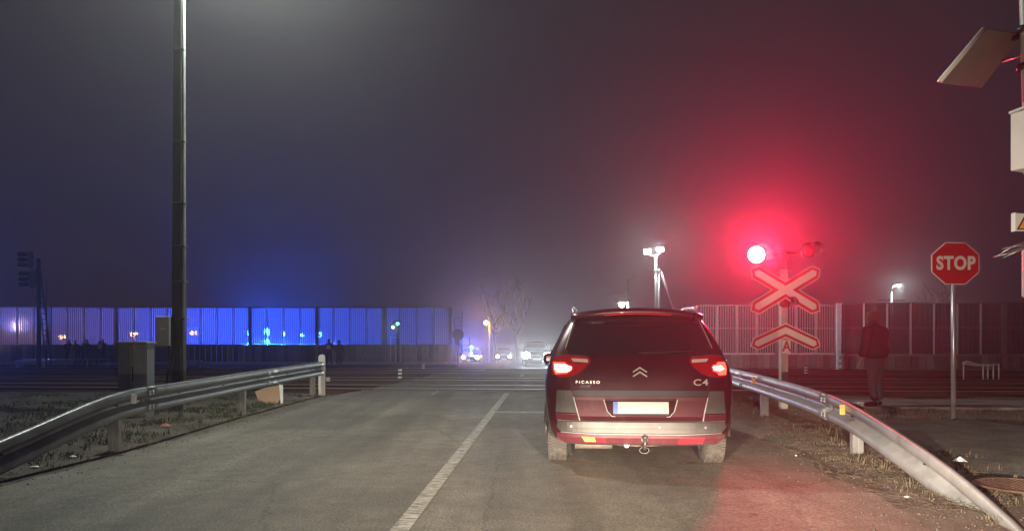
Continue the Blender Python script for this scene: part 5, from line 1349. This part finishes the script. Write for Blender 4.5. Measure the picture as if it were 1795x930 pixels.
    if helmet:
        MB().lathe((hp.x, hp.y, hp.z + .02), [(.14, 0), (.125, .01), (.115, .06), (.08, .11), (.001, .13)], 16).build('helmet', M['helmet'], t)
    else:
        skin('hood', [tuple(hp + Vector((0, .05, -.14))), tuple(hp + Vector((0, .02, -.04))), tuple(hp + Vector((0, .015, .05))), tuple(hp + Vector((0, .0, .10)))], [(0, 1), (1, 2), (2, 3)], [(.12 * kh, .105 * kh), (.115 * kh, .12 * kh), (.11 * kh, .12 * kh), (.06 * kh, .07 * kh)], mt['hood'], t, 2)
    if vest:
        MB().tube([(-.215, by * .3 - .0, 1.15), (-.12, by * .3 - .16, 1.15), (.12, by * .3 - .16, 1.15), (.215, by * .3, 1.15)], .03).build('reflective_band', M['hivis'], jk)
        MB().box((.0, by * .4 - .165, 1.28), (.22, .02, .10)).build('reflective_band', M['hivis'], jk)
    if near:
        # nose, ears and hands with fingers
        MB().tube([hp + Vector((0, -.10, .02)), hp + Vector((0, -.125, -.015)), hp + Vector((0, -.10, -.03))], [.010, .015, .008], 8).build('nose', M['skin'], t)
        for s_ in (-1, 1):
            MB().sphere(hp + Vector((s_ * .032, -.092, .025)), .011, 10).build('eye', M['black'], t)
        MB().tube([hp + Vector((-.025, -.098, -.06)), hp + Vector((0, -.105, -.058)), hp + Vector((.025, -.098, -.06))], .006, 6).build('mouth', M['lens_red'], t)
    for s_, el, ha in hands if near else ():
        d = (ha - el).normalized(); sd = d.cross(Vector((0, 1, .2))).normalized()
        HV = [tuple(ha), tuple(ha + d * .04), tuple(ha + d * .085)]; HE = [(0, 1), (1, 2)]; HR = [(.026, .02), (.038, .018), (.036, .016)]
        nrm = d.cross(sd)
        for k_, (o_, l_) in enumerate(((-.028, .068), (-.010, .078), (.010, .073), (.027, .058))):
            b_ = len(HV); p1 = ha + d * .09 + sd * o_; p2 = p1 + d * l_ * .5 + nrm * .008; p3 = p2 + d * l_ * .45 + nrm * .022
            HV += [tuple(p1), tuple(p2), tuple(p3)]; HE += [(2, b_), (b_, b_ + 1), (b_ + 1, b_ + 2)]; HR += [.010, .009, .008]
        b_ = len(HV); p1 = ha + d * .035 - sd * .036 * s_; p2 = p1 + d * .035 - sd * .022 * s_; HV += [tuple(p1), tuple(p2 + nrm * .01)]; HE += [(1, b_), (b_, b_ + 1)]; HR += [.012, .009]
        skin('hand', HV, HE, HR, M['skin'], t, 1)
    return t
p = G(1536, 716)
person('man in a dark hooded jacket standing with his back to the road by the tracks', (p.x, p.y, .052), R(180 + 28), ('down', 'down'), True, stride=.10, bend=.06)
P0 = [(121, 53, 20, ('front', 'down'), 'leftmost worker in a pale helmet standing in front of the blue wall', 1.0),
      (136, 50.5, -30, ('front', 'front'), 'second worker from the left, bending beside the leftmost worker', .95),
      (146, 52, 60, ('front', 'down'), 'bareheaded worker between the second helmet and the third', .86),
      (153, 50.5, -20, ('down', 'front'), 'worker in a pale helmet in the middle of the group at the wall', .98),
      (174, 50.5, 35, ('up', 'front'), 'worker holding up a white sheet of paper by the blue wall', .93),
      (182, 52, -40, ('front', 'down'), 'last helmeted worker of the group, on the cabinet side', 1.0),
      (577, 50, 0, ('front', 'front'), 'worker in a dark coat with a bright reflective band by the rail end', 1.02),
      (594, 50.4, 30, ('down', 'down'), 'darkly dressed worker right of the one with the bright band', .98)]
for i, (u, D, rz, ps, lb, sc) in enumerate(P0):
    c = P(u, 640, D)
    o = person(lb, (c.x, D, gz(D) + .0), R(rz), ps, False, dict(jacket=M['dark_cloth'], trousers=M['dark_cloth']), 'workers standing by the left wall', helmet=i in (0, 1, 3, 5), vest=i == 6, stride=.16, bend=.14 if i in (1, 4) else .03)
    o.scale = (sc, sc, sc)
D = 50.1; c = P(174, 607, D)
o = MB().plate([(-.15, -.12), (.10, -.16), (.17, .14), (-.07, .18)], -.006, .006).build('paper_sheet', M['hivis'], None, 0, (c.x, D, c.z), (R(10), 0, R(20)))
tag(o, 'white sheet of paper held up by a worker at the blue wall', 'paper')

# ------------------------------------------------------------------ bare trees beyond the crossing
def tree(x, D, h, label, seed):
    r = random.Random(seed); t = thing('bare_tree', label, 'tree', (x, D, gz(D)), 0, 'bare trees beyond the crossing')
    br = MB()
    tp = [Vector((0, 0, 0)), Vector((r.uniform(-.1, .1), 0, h * .2)), Vector((r.uniform(-.2, .2), r.uniform(-.2, .2), h * .42))]
    MB().tube(tp, [h * .018, h * .014, h * .011], 8).build('trunk', M['bark'], t)
    def grow(p, d, L, rad, dep):
        pts = [p]; q = p; dd = d
        for i in range(3):
            dd = (dd + Vector((r.uniform(-.25, .25), r.uniform(-.25, .25), r.uniform(-.05, .22)))).normalized(); q = q + dd * L / 3; pts.append(q)
        br.tube(pts, [rad, rad * .85, rad * .7, rad * .5], 5 if dep > 1 else 4)
        if dep:
            for i in range(4 if dep > 1 else 3):
                s_ = pts[r.choice((1, 2, 3))]; a = Vector((r.uniform(-1, 1), r.uniform(-1, 1), r.uniform(-.1, .9))).normalized()
                grow(s_, (dd + a * .9).normalized(), L * r.uniform(.55, .75), rad * .55, dep - 1)
    for k in range(6):
        a = 6.28 * k / 6 + r.uniform(0, .5); st = tp[1].lerp(tp[2], r.uniform(.3, 1)) if k < 4 else tp[2]
        grow(st, Vector((math.cos(a) * .7, math.sin(a) * .7, r.uniform(.6, 1.2))).normalized(), h * .28, h * .008, 3)
    br.build('crown', M['bark'], t)
for i, (u, D, h, lb) in enumerate(((905, 84, 9.5, 'bare tree straight above the dazzling oncoming headlights'), 
                                   (868, 96, 10, 'bare tree behind the orange street lamp'), (1640, 60, 7, 'faint bare tree behind the dark wall beyond the stop sign'))):
    tree(P(u, 0, D).x, D, h, lb, 30 + i)

# ------------------------------------------------------------------ haze: volume added to give the lamps a windscreen-like bloom
hz_ = MB().box((0, 190, 24), (640, 500, 54))
ho = hz_.build('haze', M['black'], kind='stuff')
hm = bpy.data.materials.new('bloom_haze'); hm.use_nodes = True; n_ = hm.node_tree; n_.nodes.clear()
ou = n_.nodes.new('ShaderNodeOutputMaterial'); pv = n_.nodes.new('ShaderNodeVolumePrincipled')
pv.inputs['Density'].default_value = HAZE_DENSITY; pv.inputs['Color'].default_value = (.93, .93, .95, 1); pv.inputs['Anisotropy'].default_value = .82
n_.links.new(pv.outputs[0], ou.inputs['Volume']); ho.data.materials.clear(); ho.data.materials.append(hm)
